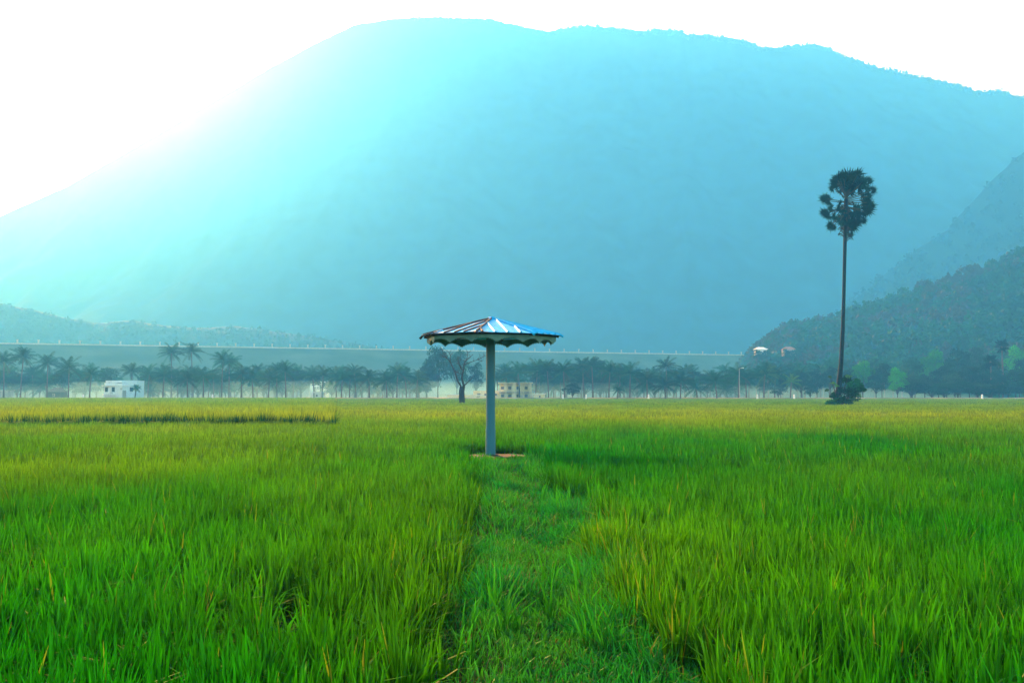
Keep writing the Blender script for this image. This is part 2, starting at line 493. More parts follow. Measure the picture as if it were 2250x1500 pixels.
# ------------------------------------------------------------------ hills and dam
def terrain_mat(name, c1, c2, scale):
    return noise_mat(name, c1, c2, scale, 0.95, 0.05, detail=8)

def ridge_mesh(name, prof, Dr, Df, pexp, namp, nscale, seed, mat, x0=-500, x1=2750, nx=260, ny=70, back=0.25, gully=0.0):
    """hill whose crest follows real points at distance Dr, falling forward to its foot at Df and away behind"""
    px = np.linspace(x0, x1, nx)
    py = np.interp(px, [p[0] for p in prof], [p[1] for p in prof])
    dr = np.interp(px, [d[0] for d in Dr], [d[1] for d in Dr]); df = np.interp(px, [d[0] for d in Df], [d[1] for d in Df])
    crest = np.array([at(a, b_, c_)[:] for a, b_, c_ in zip(px, py, dr)])
    rows = []
    nb = int(ny * 0.3)
    for j in range(ny + nb):
        if j < ny:
            s = j / (ny - 1)
            D = df + (dr - df) * s
            hgt = s ** pexp
        else:
            s = 1 + (j - ny + 1) / nb
            D = dr + (dr - df) * (s - 1) * 0.6
            hgt = 1 - (s - 1) ** 1.2
        X = crest[:, 0] * (D / dr)
        X = crest[:, 0] * (0.35 + 0.65 * D / dr)
        Z = -0.5 + (crest[:, 2] + 0.5) * hgt
        nz = (fbm(X / nscale, D / nscale, seed, 5) - 0.5) * namp
        gz = -np.abs(fbm(X / (nscale * 0.8) + 0.3 * s, D / (nscale * 3), seed + 9, 3) - 0.5) * gully
        env = np.clip(s * (1 - s) * 4, 0, 1) if s <= 1 else 0
        Z = Z + (nz + gz) * env
        fine = (fbm(X / 5, D / 5 + j, seed + 3, 2) - 0.5)
        Z = Z + fine * 3.0 * min(1, s * 2) * (1 if namp > 15 else 0.5)
        rows.append(np.stack([X, D, np.maximum(Z, -0.6)], -1))
    V = np.concatenate(rows)
    i = (np.arange(len(rows) - 1)[:, None] * nx + np.arange(nx - 1)[None]).ravel()
    F = np.stack([i, i + 1, i + nx + 1, i + nx], -1)
    o = link(name, mesh_np(name, V, F, mat, smooth=True))
    tag(o, kind='structure')
    return o, np.array(rows)

M['forest_far'] = terrain_mat('mountain_forest', (0.002, 0.022, 0.07), (0.007, 0.065, 0.17), 0.03)  # forest colour with extra haze blue painted into it
MOUNT = [(-600, 640), (-300, 560), (0, 475), (150, 408), (350, 292), (600, 145), (700, 92), (780, 55), (860, 42), (950, 38), (1080, 44), (1150, 60), (1205, 70), (1250, 62), (1290, 57), (1340, 62), (1400, 68),
         (1490, 67), (1510, 76), (1560, 79), (1600, 83), (1640, 90), (1672, 105), (1720, 105), (1785, 97), (1815, 103), (1850, 122), (1920, 148), (1990, 163), (2050, 175), (2110, 188), (2150, 203), (2200, 200), (2250, 218), (2500, 330), (2800, 480)]
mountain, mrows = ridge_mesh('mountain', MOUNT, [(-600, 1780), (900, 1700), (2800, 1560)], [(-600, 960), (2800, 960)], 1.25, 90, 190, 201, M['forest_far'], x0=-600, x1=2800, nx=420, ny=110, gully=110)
mountain.name = 'mountain'
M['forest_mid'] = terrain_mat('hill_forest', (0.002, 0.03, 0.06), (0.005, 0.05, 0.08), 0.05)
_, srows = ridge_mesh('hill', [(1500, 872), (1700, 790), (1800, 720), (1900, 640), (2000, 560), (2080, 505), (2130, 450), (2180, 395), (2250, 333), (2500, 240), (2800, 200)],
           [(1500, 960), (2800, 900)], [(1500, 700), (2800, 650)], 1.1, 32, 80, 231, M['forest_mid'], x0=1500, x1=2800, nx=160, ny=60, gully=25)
_, lrows = ridge_mesh('hill', [(-500, 610), (-200, 640), (0, 666), (80, 682), (150, 700), (215, 710), (290, 703), (350, 714), (430, 722), (520, 716), (600, 728), (700, 742), (800, 757), (1000, 800)],
           [(-500, 860), (1000, 860)], [(-500, 720), (1000, 720)], 1.0, 10, 40, 251, M['forest_mid'], x0=-500, x1=1000, nx=140, ny=40)
NEARHILL = [(1600, 872), (1640, 782), (1665, 762), (1690, 745), (1720, 718), (1760, 710), (1800, 708), (1850, 690), (1950, 660), (2060, 622), (2150, 590), (2250, 550), (2500, 450), (2800, 380)]
M['forest_near'] = terrain_mat('near_hill_forest', (0.002, 0.04, 0.025), (0.006, 0.07, 0.04), 0.08)
nearhill, nrows = ridge_mesh('hill', [(a, b_ + 8) for a, b_ in NEARHILL], [(1600, 520), (2250, 470), (2800, 440)], [(1600, 330), (2800, 290)], 0.85, 9, 45, 271, M['forest_near'], x0=1600, x1=2800, nx=170, ny=60)

# earth dam: long straight grassy slope, stone parapet and guard posts along the crest
M['dam'] = noise_mat('dam_grass', (0.03, 0.075, 0.055), (0.07, 0.115, 0.085), 0.05, 0.95, 0.05, detail=8, stretch=(1, 1, 3), bump=0.2)
M['stone'] = noise_mat('pale_stone', (0.36, 0.36, 0.34), (0.5, 0.5, 0.47), 1.5, 0.9)
A = at(-400, 748, 455); B = at(1900, 787, 660)
A.z = B.z = (A.z + B.z) / 2
dv = (B - A).normalized(); nrm = Vector((dv.y, -dv.x, 0))
N_ = 160
V = []; F = []
for i in range(N_ + 1):
    p = A.lerp(B, i / N_)
    for off, z in ((62, -0.5), (44, p.z * 0.30), (30, p.z * 0.55), (27, p.z * 0.56), (14, p.z * 0.80), (3.2, p.z - 0.1), (2.6, p.z), (-4, p.z), (-55, -0.5)):
        q = p + nrm * off
        V.append((q.x, q.y, z + (0.25 * (random.random() - 0.5) if 0 < off < 60 and off > 5 else 0)))
for i in range(N_):
    for k in range(8):
        F.append((i * 9 + k, (i + 1) * 9 + k, (i + 1) * 9 + k + 1, i * 9 + k + 1))
dam = empty('dam')
tag(dam, 'long grey-green earth dam with a level crest behind the palms', 'dam')
me = mesh_np('embankment', np.array(V), np.array(F), M['dam'], smooth=False)
link('embankment', me, dam)
b = MB()
L_ = (B - A).length; mid = (A + B) / 2
b.box((mid.x + nrm.x * 2.2, mid.y + nrm.y * 2.2, A.z + 0.35), (L_, 0.5, 0.75), math.atan2(dv.y, dv.x))
b.build('parapet', M['stone'], dam)
post_me = None
k = 0
s = 8.0
GP = 'guard posts along the dam crest'
while s < L_ - 60:
    p = A + dv * s + nrm * 2.2
    pxp = pxof(p.x, p.y)
    if -60 < pxp < 1660:
        if post_me is None:
            b = MB(); b.box((0, 0, 0.95), (0.75, 0.75, 1.9), 0, taper=0.8); b.box((0, 0, 1.98), (0.95, 0.95, 0.18))
            post_me = b.mesh('guard_post', M['stone'])
        o = link('guard_post', post_me)
        o.location = (p.x, p.y, A.z + 0.3)
        where = 'left of the white house' if pxp < 235 else ('above the white house' if pxp < 370 else ('between the two tall palms and the shelter' if pxp < 925 else 'right of the shelter'))
        tag(o, 'small pale guard post on the dam crest ' + where, 'post', GP)
    s += 9.3

# ------------------------------------------------------------------ mushroom shelter
def metal_roof():
    m, nt, out = new_mat('blue_roof_sheet')
    N = nt.nodes; L = nt.links
    b = N.new('ShaderNodeBsdfPrincipled'); L.new(b.outputs[0], out.inputs['Surface'])
    tc = N.new('ShaderNodeTexCoord')
    n = N.new('ShaderNodeTexNoise'); n.inputs['Scale'].default_value = 1.6; n.inputs['Detail'].default_value = 8; n.inputs['Roughness'].default_value = 0.65
    n2 = N.new('ShaderNodeTexNoise'); n2.inputs['Scale'].default_value = 7; n2.inputs['Detail'].default_value = 6
    L.new(tc.outputs['Object'], n.inputs['Vector']); L.new(tc.outputs['Object'], n2.inputs['Vector'])
    sx = N.new('ShaderNodeSeparateXYZ'); L.new(tc.outputs['Object'], sx.inputs[0])
    # paint worn to grey metal, mostly on the left sheets
    mr = N.new('ShaderNodeMapRange'); mr.inputs['From Min'].default_value = -1.2; mr.inputs['From Max'].default_value = 0.5
    mr.inputs['To Min'].default_value = 0.16; mr.inputs['To Max'].default_value = -0.25
    L.new(sx.outputs['X'], mr.inputs['Value'])
    ad = N.new('ShaderNodeMath'); ad.operation = 'ADD'; L.new(n.outputs['Fac'], ad.inputs[0]); L.new(mr.outputs[0], ad.inputs[1])
    r = N.new('ShaderNodeValToRGB'); L.new(ad.outputs[0], r.inputs[0])
    r.color_ramp.elements[0].position = 0.50; r.color_ramp.elements[1].position = 0.60
    p = N.new('ShaderNodeValToRGB'); L.new(n2.outputs['Fac'], p.inputs[0])
    p.color_ramp.elements[0].position = 0.3; p.color_ramp.elements[0].color = (0.008, 0.36, 0.66, 1)
    p.color_ramp.elements[1].position = 0.7; p.color_ramp.elements[1].color = (0.02, 0.56, 0.92, 1)
    mx = N.new('ShaderNodeMixRGB'); L.new(r.outputs[0], mx.inputs['Fac']); L.new(p.outputs[0], mx.inputs[1])
    w = N.new('ShaderNodeValToRGB'); L.new(n2.outputs['Fac'], w.inputs[0])
    w.color_ramp.elements[0].color = (0.10, 0.07, 0.075, 1); w.color_ramp.elements[1].color = (0.42, 0.34, 0.36, 1)
    L.new(w.outputs[0], mx.inputs[2]); L.new(mx.outputs[0], b.inputs['Base Color'])
    b.inputs['Metallic'].default_value = 0.0; b.inputs['Roughness'].default_value = 0.6; b.inputs['Specular IOR Level'].default_value = 0.10
    return m
def pole_mat():
    m, nt, out = new_mat('teal_painted_pole')
    N = nt.nodes; L = nt.links
    b = N.new('ShaderNodeBsdfPrincipled'); L.new(b.outputs[0], out.inputs['Surface'])
    tc = N.new('ShaderNodeTexCoord')
    n = N.new('ShaderNodeTexNoise'); n.inputs['Scale'].default_value = 6; n.inputs['Detail'].default_value = 8
    L.new(tc.outputs['Object'], n.inputs['Vector'])
    sx = N.new('ShaderNodeSeparateXYZ'); L.new(tc.outputs['Object'], sx.inputs[0])
    mr = N.new('ShaderNodeMapRange'); mr.inputs['From Min'].default_value = 0.0; mr.inputs['From Max'].default_value = 0.7
    mr.inputs['To Min'].default_value = 0.06; mr.inputs['To Max'].default_value = -0.1
    L.new(sx.outputs['Z'], mr.inputs['Value'])
    ad = N.new('ShaderNodeMath'); ad.operation = 'ADD'; L.new(n.outputs['Fac'], ad.inputs[0]); L.new(mr.outputs[0], ad.inputs[1])
    r = N.new('ShaderNodeValToRGB'); L.new(ad.outputs[0], r.inputs[0])
    r.color_ramp.elements[0].position = 0.58; r.color_ramp.elements[0].color = (0.02, 0.18, 0.23, 1)
    r.color_ramp.elements[1].position = 0.74; r.color_ramp.elements[1].color = (0.04, 0.10, 0.11, 1)
    L.new(r.outputs[0], b.inputs['Base Color']); b.inputs['Roughness'].default_value = 0.5
    return m
M['roof'] = metal_roof()
M['pole'] = pole_mat()
M['valance'] = noise_mat('pale_green_tin', (0.07, 0.20, 0.16), (0.13, 0.28, 0.21), 5, 0.6, c3=(0.25, 0.2, 0.13), scale3=3, thr3=0.66)
M['rusty'] = noise_mat('rusted_seam', (0.02, 0.025, 0.04), (0.10, 0.06, 0.05), 4, 0.7)
M['darksteel'] = noise_mat('dark_steel', (0.012, 0.018, 0.03), (0.035, 0.04, 0.05), 6, 0.55, metallic=0.3)
M['brown_soil'] = noise_mat('bare_brown_soil', (0.012, 0.012, 0.007), (0.032, 0.025, 0.014), 5, 0.95, bump=0.4)

shelter = empty('umbrella_shelter', (POLE.x, POLE.y, 0))
tag(shelter, 'blue tin roofed umbrella shelter on a single teal pole at the end of the path', 'shelter')
b = MB()
b.tube([(0, 0, -0.1), (0, 0, 0.02), (0, 0, 0.62)], [0.118, 0.112, 0.108], 28)
b.build('pole_sleeve', M['pole'], shelter, True)
b = MB()
b.tube([(0, 0, 0.60), (0, 0, 1.5), (0, 0, 2.86)], [0.10, 0.099, 0.097], 28)
b.build('pole', M['pole'], shelter, True)
ROOF_R, EAVE, APEX = 1.51, 2.66, 3.035
corner = []
for k in range(8):
    a = R(-9.5 + 45 * k)
    corner.append(Vector((ROOF_R * math.sin(a), -ROOF_R * math.cos(a), EAVE + random.uniform(-0.012, 0.012))))
apex = Vector((0.03, 0, APEX))
for k in range(8):
    c0, c1 = corner[k], corner[(k + 1) % 8]
    mid = (c0 + c1) / 2
    up = (apex - mid); Ls = up.length; up = up / Ls
    ed = (c1 - c0); a = ed.length / 2; ed = ed / (2 * a)
    nr = ed.cross(up).normalized()
    if nr.z < 0: nr = -nr
    b = MB()
    th = 0.008
    ov = 0.07                                      # sheets run past the eave
    e0 = c0 + (c0 - apex).normalized() * ov; e1 = c1 + (c1 - apex).normalized() * ov
    lift = nr * random.uniform(0.0, 0.012)
    P = [e0 + lift, e1 + lift, apex]
    b.add([p + nr * th for p in P] + P, [(0, 1, 2), (5, 4, 3), (0, 3, 4, 1), (1, 4, 5, 2), (2, 5, 3, 0)])
    for u in (-0.46, -0.20, 0.06, 0.32, 0.53):
        u += random.uniform(-0.02, 0.02)
        top = Ls * (1 - abs(u) / a) - 0.03
        if top < 0.15: continue
        s0 = mid + ed * u - up * (ov * 0.95) + lift; s1 = mid + ed * u + up * top
        o1 = ed * 0.030; o2 = ed * 0.012; hh = nr * 0.036
        q = nr * (th - 0.002)
        Q = [s0 - o1 + q, s0 + o1 + q, s0 + o2 + hh, s0 - o2 + hh, s1 - o1 + q, s1 + o1 + q, s1 + o2 + hh, s1 - o2 + hh]
        b.add(Q, [(0, 1, 2, 3), (7, 6, 5, 4), (1, 5, 6, 2), (3, 2, 6, 7), (0, 3, 7, 4)], 1 if (k in (6, 7) and u > -0.3) or (k == 0 and u < -0.3) else 0)
    b.build('roof_panel', [M['roof'], M['rusty']], shelter)
    # scalloped tin valance with a toothed lower edge
    b = MB()
    ins = 0.955
    q0 = Vector((c0.x * ins, c0.y * ins, EAVE - 0.012)); q1 = Vector((c1.x * ins, c1.y * ins, EAVE - 0.012))
    outn = Vector((mid.x, mid.y, 0)).normalized() * 0.006
    nseg = 96
    top = []; bot = []
    for i in range(nseg + 1):
        f = i / nseg
        ph = (f * 2 + 0.26) % 1.0
        sc = abs(2 * ph - 1)                       # 0 in the arch, 1 at the cusps
        dep = 0.095 + 0.085 * sc ** 2.2
        tooth = 0.026 if (i % 4) in (1, 2) else 0.0
        p = q0.lerp(q1, f)
        top.append(p); bot.append(p - Vector((0, 0, dep + tooth)))
    if k == 6:                                      # the torn left end
        for i in range(nseg + 1):
            f = i / nseg
            if f < 0.4: bot[i] = bot[i] + Vector((0.02, 0, -0.05 * math.sin(f * 9)))
    V = []
    for i in range(nseg + 1):
        V += [top[i] + outn, bot[i] + outn, top[i], bot[i]]
    F = []
    for i in range(nseg):
        p = 4 * i; q = 4 * (i + 1)
        F += [(p, p + 1, q + 1, q), (p + 2, q + 2, q + 3, p + 3), (p + 1, p + 3, q + 3, q + 1), (p, q, q + 2, p + 2)]
    F += [(0, 2, 3, 1), (4 * nseg, 4 * nseg + 1, 4 * nseg + 3, 4 * nseg + 2)]
    b.add(V, F); b.build('valance', M['valance'], shelter)
    # hip cap, rafter and eave rail
    d = (c0 - apex).normalized()
    b = MB(); b.tube([apex + d * 0.05 + Vector((0, 0, 0.022)), c0 + d * 0.02 + Vector((0, 0, 0.02)), c0 + d * 0.10 + Vector((0, 0, -0.015 - 0.03 * (k == 6)))], [0.022, 0.026, 0.03], 6)
    b.build('hip_cap', M['darksteel'] if k in (0, 5, 6, 7) else M['roof'], shelter)
    b = MB(); b.tube([Vector((0, 0, APEX - 0.20)) + Vector((c0.x, c0.y, 0)) * 0.05, c0 + Vector((0, 0, -0.04))], 0.025, 6)
    b.build('rafter', M['darksteel'], shelter)
    b = MB(); b.tube([Vector((c0.x * .97, c0.y * .97, EAVE - 0.035)), Vector((c1.x * .97, c1.y * .97, EAVE - 0.035))], 0.02, 6)
    b.build('eave_rail', M['darksteel'], shelter)
b = MB(); b.tube([apex + Vector((0, 0, -0.02)), apex + Vector((0, 0, 0.025)), apex + Vector((0, 0, 0.05))], [0.11, 0.09, 0.03], 10)
b.build('roof_cap', M['roof'], shelter, True)
# bare worn ground round the foot of the pole
n = 40; V = []; F = []
for j, rr in enumerate((0.11, 0.35, 0.6, 0.85)):
    for i in range(n):
        a = 2 * PI * i / n
        q = rr * (1 + 0.25 * (random.random() - 0.5) * (j > 0))
        V.append((POLE.x + 0.08 + q * math.cos(a) * 1.15, POLE.y + 0.1 + q * math.sin(a), [0.045, 0.035, 0.02, -0.03][j] + 0.012 * random.random()))
for j in range(3):
    for i in range(n):
        F.append((j * n + i, j * n + (i + 1) % n, (j + 1) * n + (i + 1) % n, (j + 1) * n + i))
tag(link('bare_soil', mesh_np('bare_soil', np.array(V), np.array(F), M['brown_soil'], smooth=True)), kind='structure')

# ------------------------------------------------------------------ plants: leaf clouds
def quads(Cn, Nn, size, aspect=0.5, roll=None):
    """n leaf quads (pointed rhombs) centred at Cn facing Nn"""
    n = len(Cn)
    Nn = Nn / (np.linalg.norm(Nn, axis=1, keepdims=True) + 1e-9)
    rv = rng.normal(size=(n, 3))
    A_ = np.cross(Nn, rv); A_ /= np.linalg.norm(A_, axis=1, keepdims=True) + 1e-9
    B_ = np.cross(Nn, A_)
    s = size[:, None] * 0.5
    V = np.stack([Cn - A_ * s, Cn - B_ * s * aspect + A_ * s * 0.1, Cn + A_ * s, Cn + B_ * s * aspect + A_ * s * 0.1], 1).reshape(-1, 3)
    F = np.arange(4 * n).reshape(-1, 4)
    return V, F

def leaf_cloud(lobes, per, size, base, var=0.35, flat=0.7, shell=0.55):
    """leaf quads through a set of (centre, radius) lobes, denser towards each lobe's skin"""
    Cs = []; Ns = []; T = []
    for (c, r) in lobes:
        r = np.array(r if hasattr(r, '__len__') else (r, r, r * flat))
        d = rng.normal(size=(per, 3)); d /= np.linalg.norm(d, axis=1, keepdims=True)
        d[:, 2] = np.where(d[:, 2] < -0.35, -d[:, 2], d[:, 2])
        q = shell + (1 - shell) * rng.random((per, 1)) ** 0.6
        q *= 0.85 + 0.3 * rng.random((per, 1))
        Cs.append(np.array(c) + d * q * r); Ns.append(d + 0.9 * rng.normal(size=(per, 3)))
        T.append(np.full((per, 1), 1 + var * (rng.random() - 0.5) * 2))
    Cs = np.concatenate(Cs); Ns = np.concatenate(Ns); T = np.concatenate(T)
    n = len(Cs)
    V, F = quads(Cs, Ns, size * (0.6 + 0.8 * rng.random(n)), 0.6)
    col = np.array(base) * T * (1 - var * 0.5 + var * rng.random((n, 1)))
    return V, F, np.repeat(col, 4, axis=0)

def tree_parts(seed, H, W, base, leaf, nl=9, per=130, trunk_h=0.35):
    global rng
    keep = rng; rng = np.random.default_rng(seed); rs = random.Random(seed)
    lobes = []
    for i in range(nl):
        a = 2 * PI * (i / nl) * 2.4; f = (i + 0.5) / nl
        zz = trunk_h * H + (1 - trunk_h) * H * (0.18 + 0.70 * f)
        rad = W * 0.32 * math.sin(PI * (0.25 + 0.62 * f)) * rs.uniform(0.5, 1.15)
        rr = W * rs.uniform(0.17, 0.27)
        lobes.append(((math.cos(a) * rad, math.sin(a) * rad, zz), (rr, rr, rr * 0.8)))
    V, F, col = leaf_cloud(lobes, per, leaf, base)
    cr = mesh_np('crown', V, F, M['leaf'], col)
    b = MB()
    tw = max(0.08, H * 0.018)
    b.tube([(0, 0, -0.3), (rs.uniform(-.1, .1), 0, H * trunk_h * 0.6), (0, 0, H * (trunk_h + 0.2))], [tw * 1.4, tw, tw * 0.6], 7)
    for (c, r) in lobes:
        b.tube([(0, 0, H * trunk_h * rs.uniform(0.7, 1.1)), (c[0] * 0.5, c[1] * 0.5, c[2] * 0.8), c], [tw * 0.6, tw * 0.4, tw * 0.15], 5)
    tr = b.mesh('trunk', M['bark'], True)
    rng = keep
    return cr, tr

def coconut_crown(seed, nf=22, L0=3.3, tone=(0.007, 0.066, 0.038)):
    rs = np.random.default_rng(seed)
    V = []; F = []; Cl = []
    def quad(a, b_, c, d, col):
        n = len(V); V.extend([a, b_, c, d]); F.append((n, n + 1, n + 2, n + 3)); Cl.extend([col] * 4)
    for i in range(nf):
        az = i * 2.399 + rs.normal(0, 0.2)
        f = i / nf
        el = R(86 - 120 * f ** 0.95 + rs.normal(0, 7))
        Lf = L0 * (0.75 + 0.35 * rs.random()) * (0.8 if f < 0.15 else 1)
        p = np.array([0, 0, 0.0]); pts = [p]; e = el; ns = 9
        hd = np.array([math.cos(az), math.sin(az), 0])
        for s in range(ns):
            d = hd * math.cos(e) + np.array([0, 0, math.sin(e)])
            p = p + d * Lf / ns; pts.append(p)
            e -= R(4.5 + 4.5 * rs.random()) * (1.1 if el > R(10) else 0.8) * (0.4 + 1.3 * s / ns)
            e = max(e, R(-84))
        side = np.array([-math.sin(az), math.cos(az), 0])
        col = np.array(tone) * rs.uniform(0.7, 1.35)
        if rs.random() < 0.14: col = np.array([0.035, 0.10, 0.04]) * rs.uniform(0.6, 1.1)
        if f > 0.93: col = np.array([0.04, 0.05, 0.03])
        for s in range(ns):
            w = 0.05 * (1 - s / ns) + 0.012
            quad(pts[s] - side * w, pts[s] + side * w, pts[s + 1] + side * w * 0.8, pts[s + 1] - side * w * 0.8, col * 1.5)
        nl = 22
        for s in range(2, nl):
            q = s / nl * ns; k = min(int(q), ns - 1); a0 = pts[k] + (pts[k + 1] - pts[k]) * (q - k)
            tdir = (pts[k + 1] - pts[k]) / np.linalg.norm(pts[k + 1] - pts[k])
            ll = 0.85 * math.sin(PI * (0.12 + 0.80 * s / nl)) ** 0.7 * (0.85 + 0.3 * rs.random())
            for sg in (-1, 1):
                dl = side * sg * 0.72 + tdir * 0.55 + np.array([0, 0, -0.38 - 0.25 * rs.random()])
                dl /= np.linalg.norm(dl)
                w = tdir * 0.052
                tip = a0 + dl * ll + np.array([0, 0, -0.12 * ll])
                quad(a0 - w, a0 + w, tip + w * 0.35, tip - w * 0.35, col * rs.uniform(0.85, 1.15))
    # nuts
    me = mesh_np('crown', np.array(V), np.array(F), M['palm'], np.array(Cl))
    return me

COCO_CROWN = [coconut_crown(300 + i, nf=24 + i % 4 * 2, L0=4.1) for i in range(6)]
COCO_CROWN.append(coconut_crown(333, 18, 4.1, (0.050, 0.15, 0.030)))
COCO_TRUNK = []
for i in range(4):
    rs = random.Random(40 + i); b = MB()
    bend = rs.uniform(-0.5, 0.5); b2 = rs.uniform(-0.4, 0.4)
    path = [(bend * (1 - math.cos(t * 1.57)) , b2 * t * t, t * 10 - 0.03) for t in np.linspace(0, 1, 9)]
    b.tube(path, [0.28, 0.20, 0.17, 0.16, 0.155, 0.15, 0.145, 0.14, 0.15], 7)
    COCO_TRUNK.append((b.mesh('trunk', M['trunk'], True), path[-1]))

NUM = ['zero', 'first', 'second', 'third', 'fourth', 'fifth', 'sixth', 'seventh', 'eighth', 'ninth', 'tenth', 'eleventh', 'twelfth', 'thirteenth', 'fourteenth', 'fifteenth', 'sixteenth',
       'seventeenth', 'eighteenth', 'nineteenth', 'twentieth', 'twenty-first', 'twenty-second', 'twenty-third', 'twenty-fourth', 'twenty-fifth', 'twenty-sixth']
pcount = 0
def coconut(px, top, D, label, group, cscale=1.0, crown=None):
    """a palm whose crown tip shows at that height; trunk and crown are its parts"""
    global pcount
    H = at(px, top, D).z - 3.9 * cscale
    t = empty('coconut_palm', (gx(px, D), D, -0.06), random.uniform(0, 6.28))
    tag(t, label, 'palm tree', group)
    me, tip = COCO_TRUNK[pcount % 4]
    o = link('trunk', me, t); o.scale = (1, 1, H / 10)
    c = link('crown', COCO_CROWN[pcount % 6 if crown is None else crown], t); c.location = (tip[0], tip[1], H)
    c.scale = (cscale,) * 3; c.rotation_euler = (random.uniform(-.12, .12), random.uniform(-.12, .12), random.uniform(0, 6.28))
    pcount += 1
    return t

# front row, counted outwards from the white house and from the shelter pole
GF = 'coconut palms in the front row beyond the field'
frontL = [(8, 757, 244), (45, 747, 246), (103, 762, 250), (150, 771, 247), (197, 786, 243)]
frontM = [(290, 783, 262), (325, 788, 258), (358, 790, 238), (377, 743, 268), (412, 796, 238), (422, 740, 266), (447, 790, 240), (487, 757, 252), (503, 764, 258), (530, 786, 243), (556, 796, 244), (590, 797, 242),
          (607, 781, 256), (628, 780, 242), (690, 792, 262), (708, 791, 258), (750, 800, 246), (768, 797, 250), (782, 785, 254), (812, 795, 238), (850, 801, 244), (872, 785, 250), (893, 792, 256), (915, 800, 262)]
frontR = [(1112, 789, 250), (1142, 783, 247), (1177, 777, 250), (1205, 778, 246), (1240, 778, 244), (1283, 771, 252), (1303, 768, 248), (1338, 780, 240), (1384, 783, 240), (1422, 797, 240), (1462, 809, 238), (1466, 772, 268),
          (1495, 799, 238), (1532, 815, 239), (1575, 800, 238), (1622, 786, 243), (1678, 785, 240), (1640, 795, 252), (1702, 790, 256), (1762, 795, 262)]
for i, (px, top, D) in enumerate(sorted(frontL, reverse=True)):
    coconut(px, top, D, f'hazy coconut palm, {NUM[i + 1]} leftwards from the white house', GF, 1.05)
for i, (px, top, D) in enumerate(sorted(frontM)):
    if top < 750:
        lab = 'tall coconut palm above the dam crest, ' + ('left' if px < 400 else 'right') + ' one of the tall pair'
    else:
        lab = f'hazy coconut palm, {NUM[i + 1]} rightwards from the white house'
    coconut(px, top, D, lab, GF, 1.0)
for i, (px, top, D) in enumerate(sorted(frontR)):
    coconut(px, top, D, f'blue-green coconut palm, {NUM[i + 1]} rightwards from the shelter pole', GF, 1.05)
t = coconut(1737, 812, 239, 'short yellowish young palm left of the tall lone palm', None, 0.75, 6)
coconut(1356, 838, 238, 'very small young palm right of the yellow school building', None, 0.5)

# rear rows, thick and half lost in the haze
GB = 'coconut palms in the rear rows'
def rear(x0, x1, step, lo, hi, d0, d1, label, cs=1.0):
    x = x0
    while x < x1:
        coconut(x + random.uniform(-8, 8), random.uniform(lo, hi), random.uniform(d0, d1), label, GB, cs)
        x += step * random.uniform(0.7, 1.3)
rear(-60, 190, 14, 782, 822, 262, 310, 'faint rear-row coconut palm in the haze left of the white house')
rear(325, 660, 12, 786, 826, 262, 310, 'faint rear-row coconut palm between the white house and the faint building')
rear(735, 930, 12, 792, 828, 262, 310, 'faint rear-row coconut palm between the faint building and the bare tree')
rear(1095, 1360, 10, 778, 822, 262, 310, 'blue rear-row coconut palm behind the yellow school building')
rear(1365, 1640, 11, 784, 828, 262, 310, 'blue rear-row coconut palm between the school building and the street lamp')
rear(1645, 1840, 14, 778, 812, 268, 330, 'blue rear-row coconut palm between the street lamp and the lone palm')
rear(1850, 2000, 24, 772, 800, 290, 335, 'blue rear-row coconut palm at the hill foot right of the lone palm')

# ------------------------------------------------------------------ lone palmyra palm and the bush at its foot
def fan_leaf(rad, seed, petiole):
    """round fan leaf: folded plate splitting into pointed fingers, with its stalk"""
    rs = np.random.default_rng(seed)
    V = []; F = []; Cl = []
    nfin = 17; spread = R(290)
    col = np.array([0.003, 0.036, 0.026]) * rs.uniform(0.7, 1.3)
    for i in range(nfin):
        a0 = -spread / 2 + spread * i / nfin; a1 = a0 + spread / nfin; am = (a0 + a1) / 2
        rt = rad * (0.72 + 0.45 * rs.random()) * (0.80 + 0.20 * math.cos(am * 0.5)); rm = rad * (0.40 + 0.1 * rs.random())
        zf = 0.05 * rad * (1 if i % 2 else -1)
        cup = lambda r_: 0.22 * rad * (r_ / rad) ** 2
        dr = 0.10 * rad * (rs.random() - 0.3)
        p = [(0, 0, 0), (rm * math.cos(a0), rm * math.sin(a0), cup(rm) - zf), (rt * math.cos(am), rt * math.sin(am), cup(rt) - dr), (rm * math.cos(a1), rm * math.sin(a1), cup(rm) + zf)]
        n = len(V); V += p; F.append((n, n + 1, n + 2, n + 3)); Cl += [col * rs.uniform(0.85, 1.15)] * 4
    w = 0.035
    for dx, dy in ((0, 1), (1, 0)):
        n = len(V)
        V += [(0, -w * dy, -w * dx), (0, w * dy, w * dx), (-petiole, w * dy * 1.5, w * dx * 1.5), (-petiole, -w * dy * 1.5, -w * dx * 1.5)]
        F.append((n, n + 1, n + 2, n + 3)); Cl += [np.array([0.05, 0.06, 0.03])] * 4
    return mesh_np('fan_leaf', np.array(V), np.array(F), M['palm'], np.array(Cl))

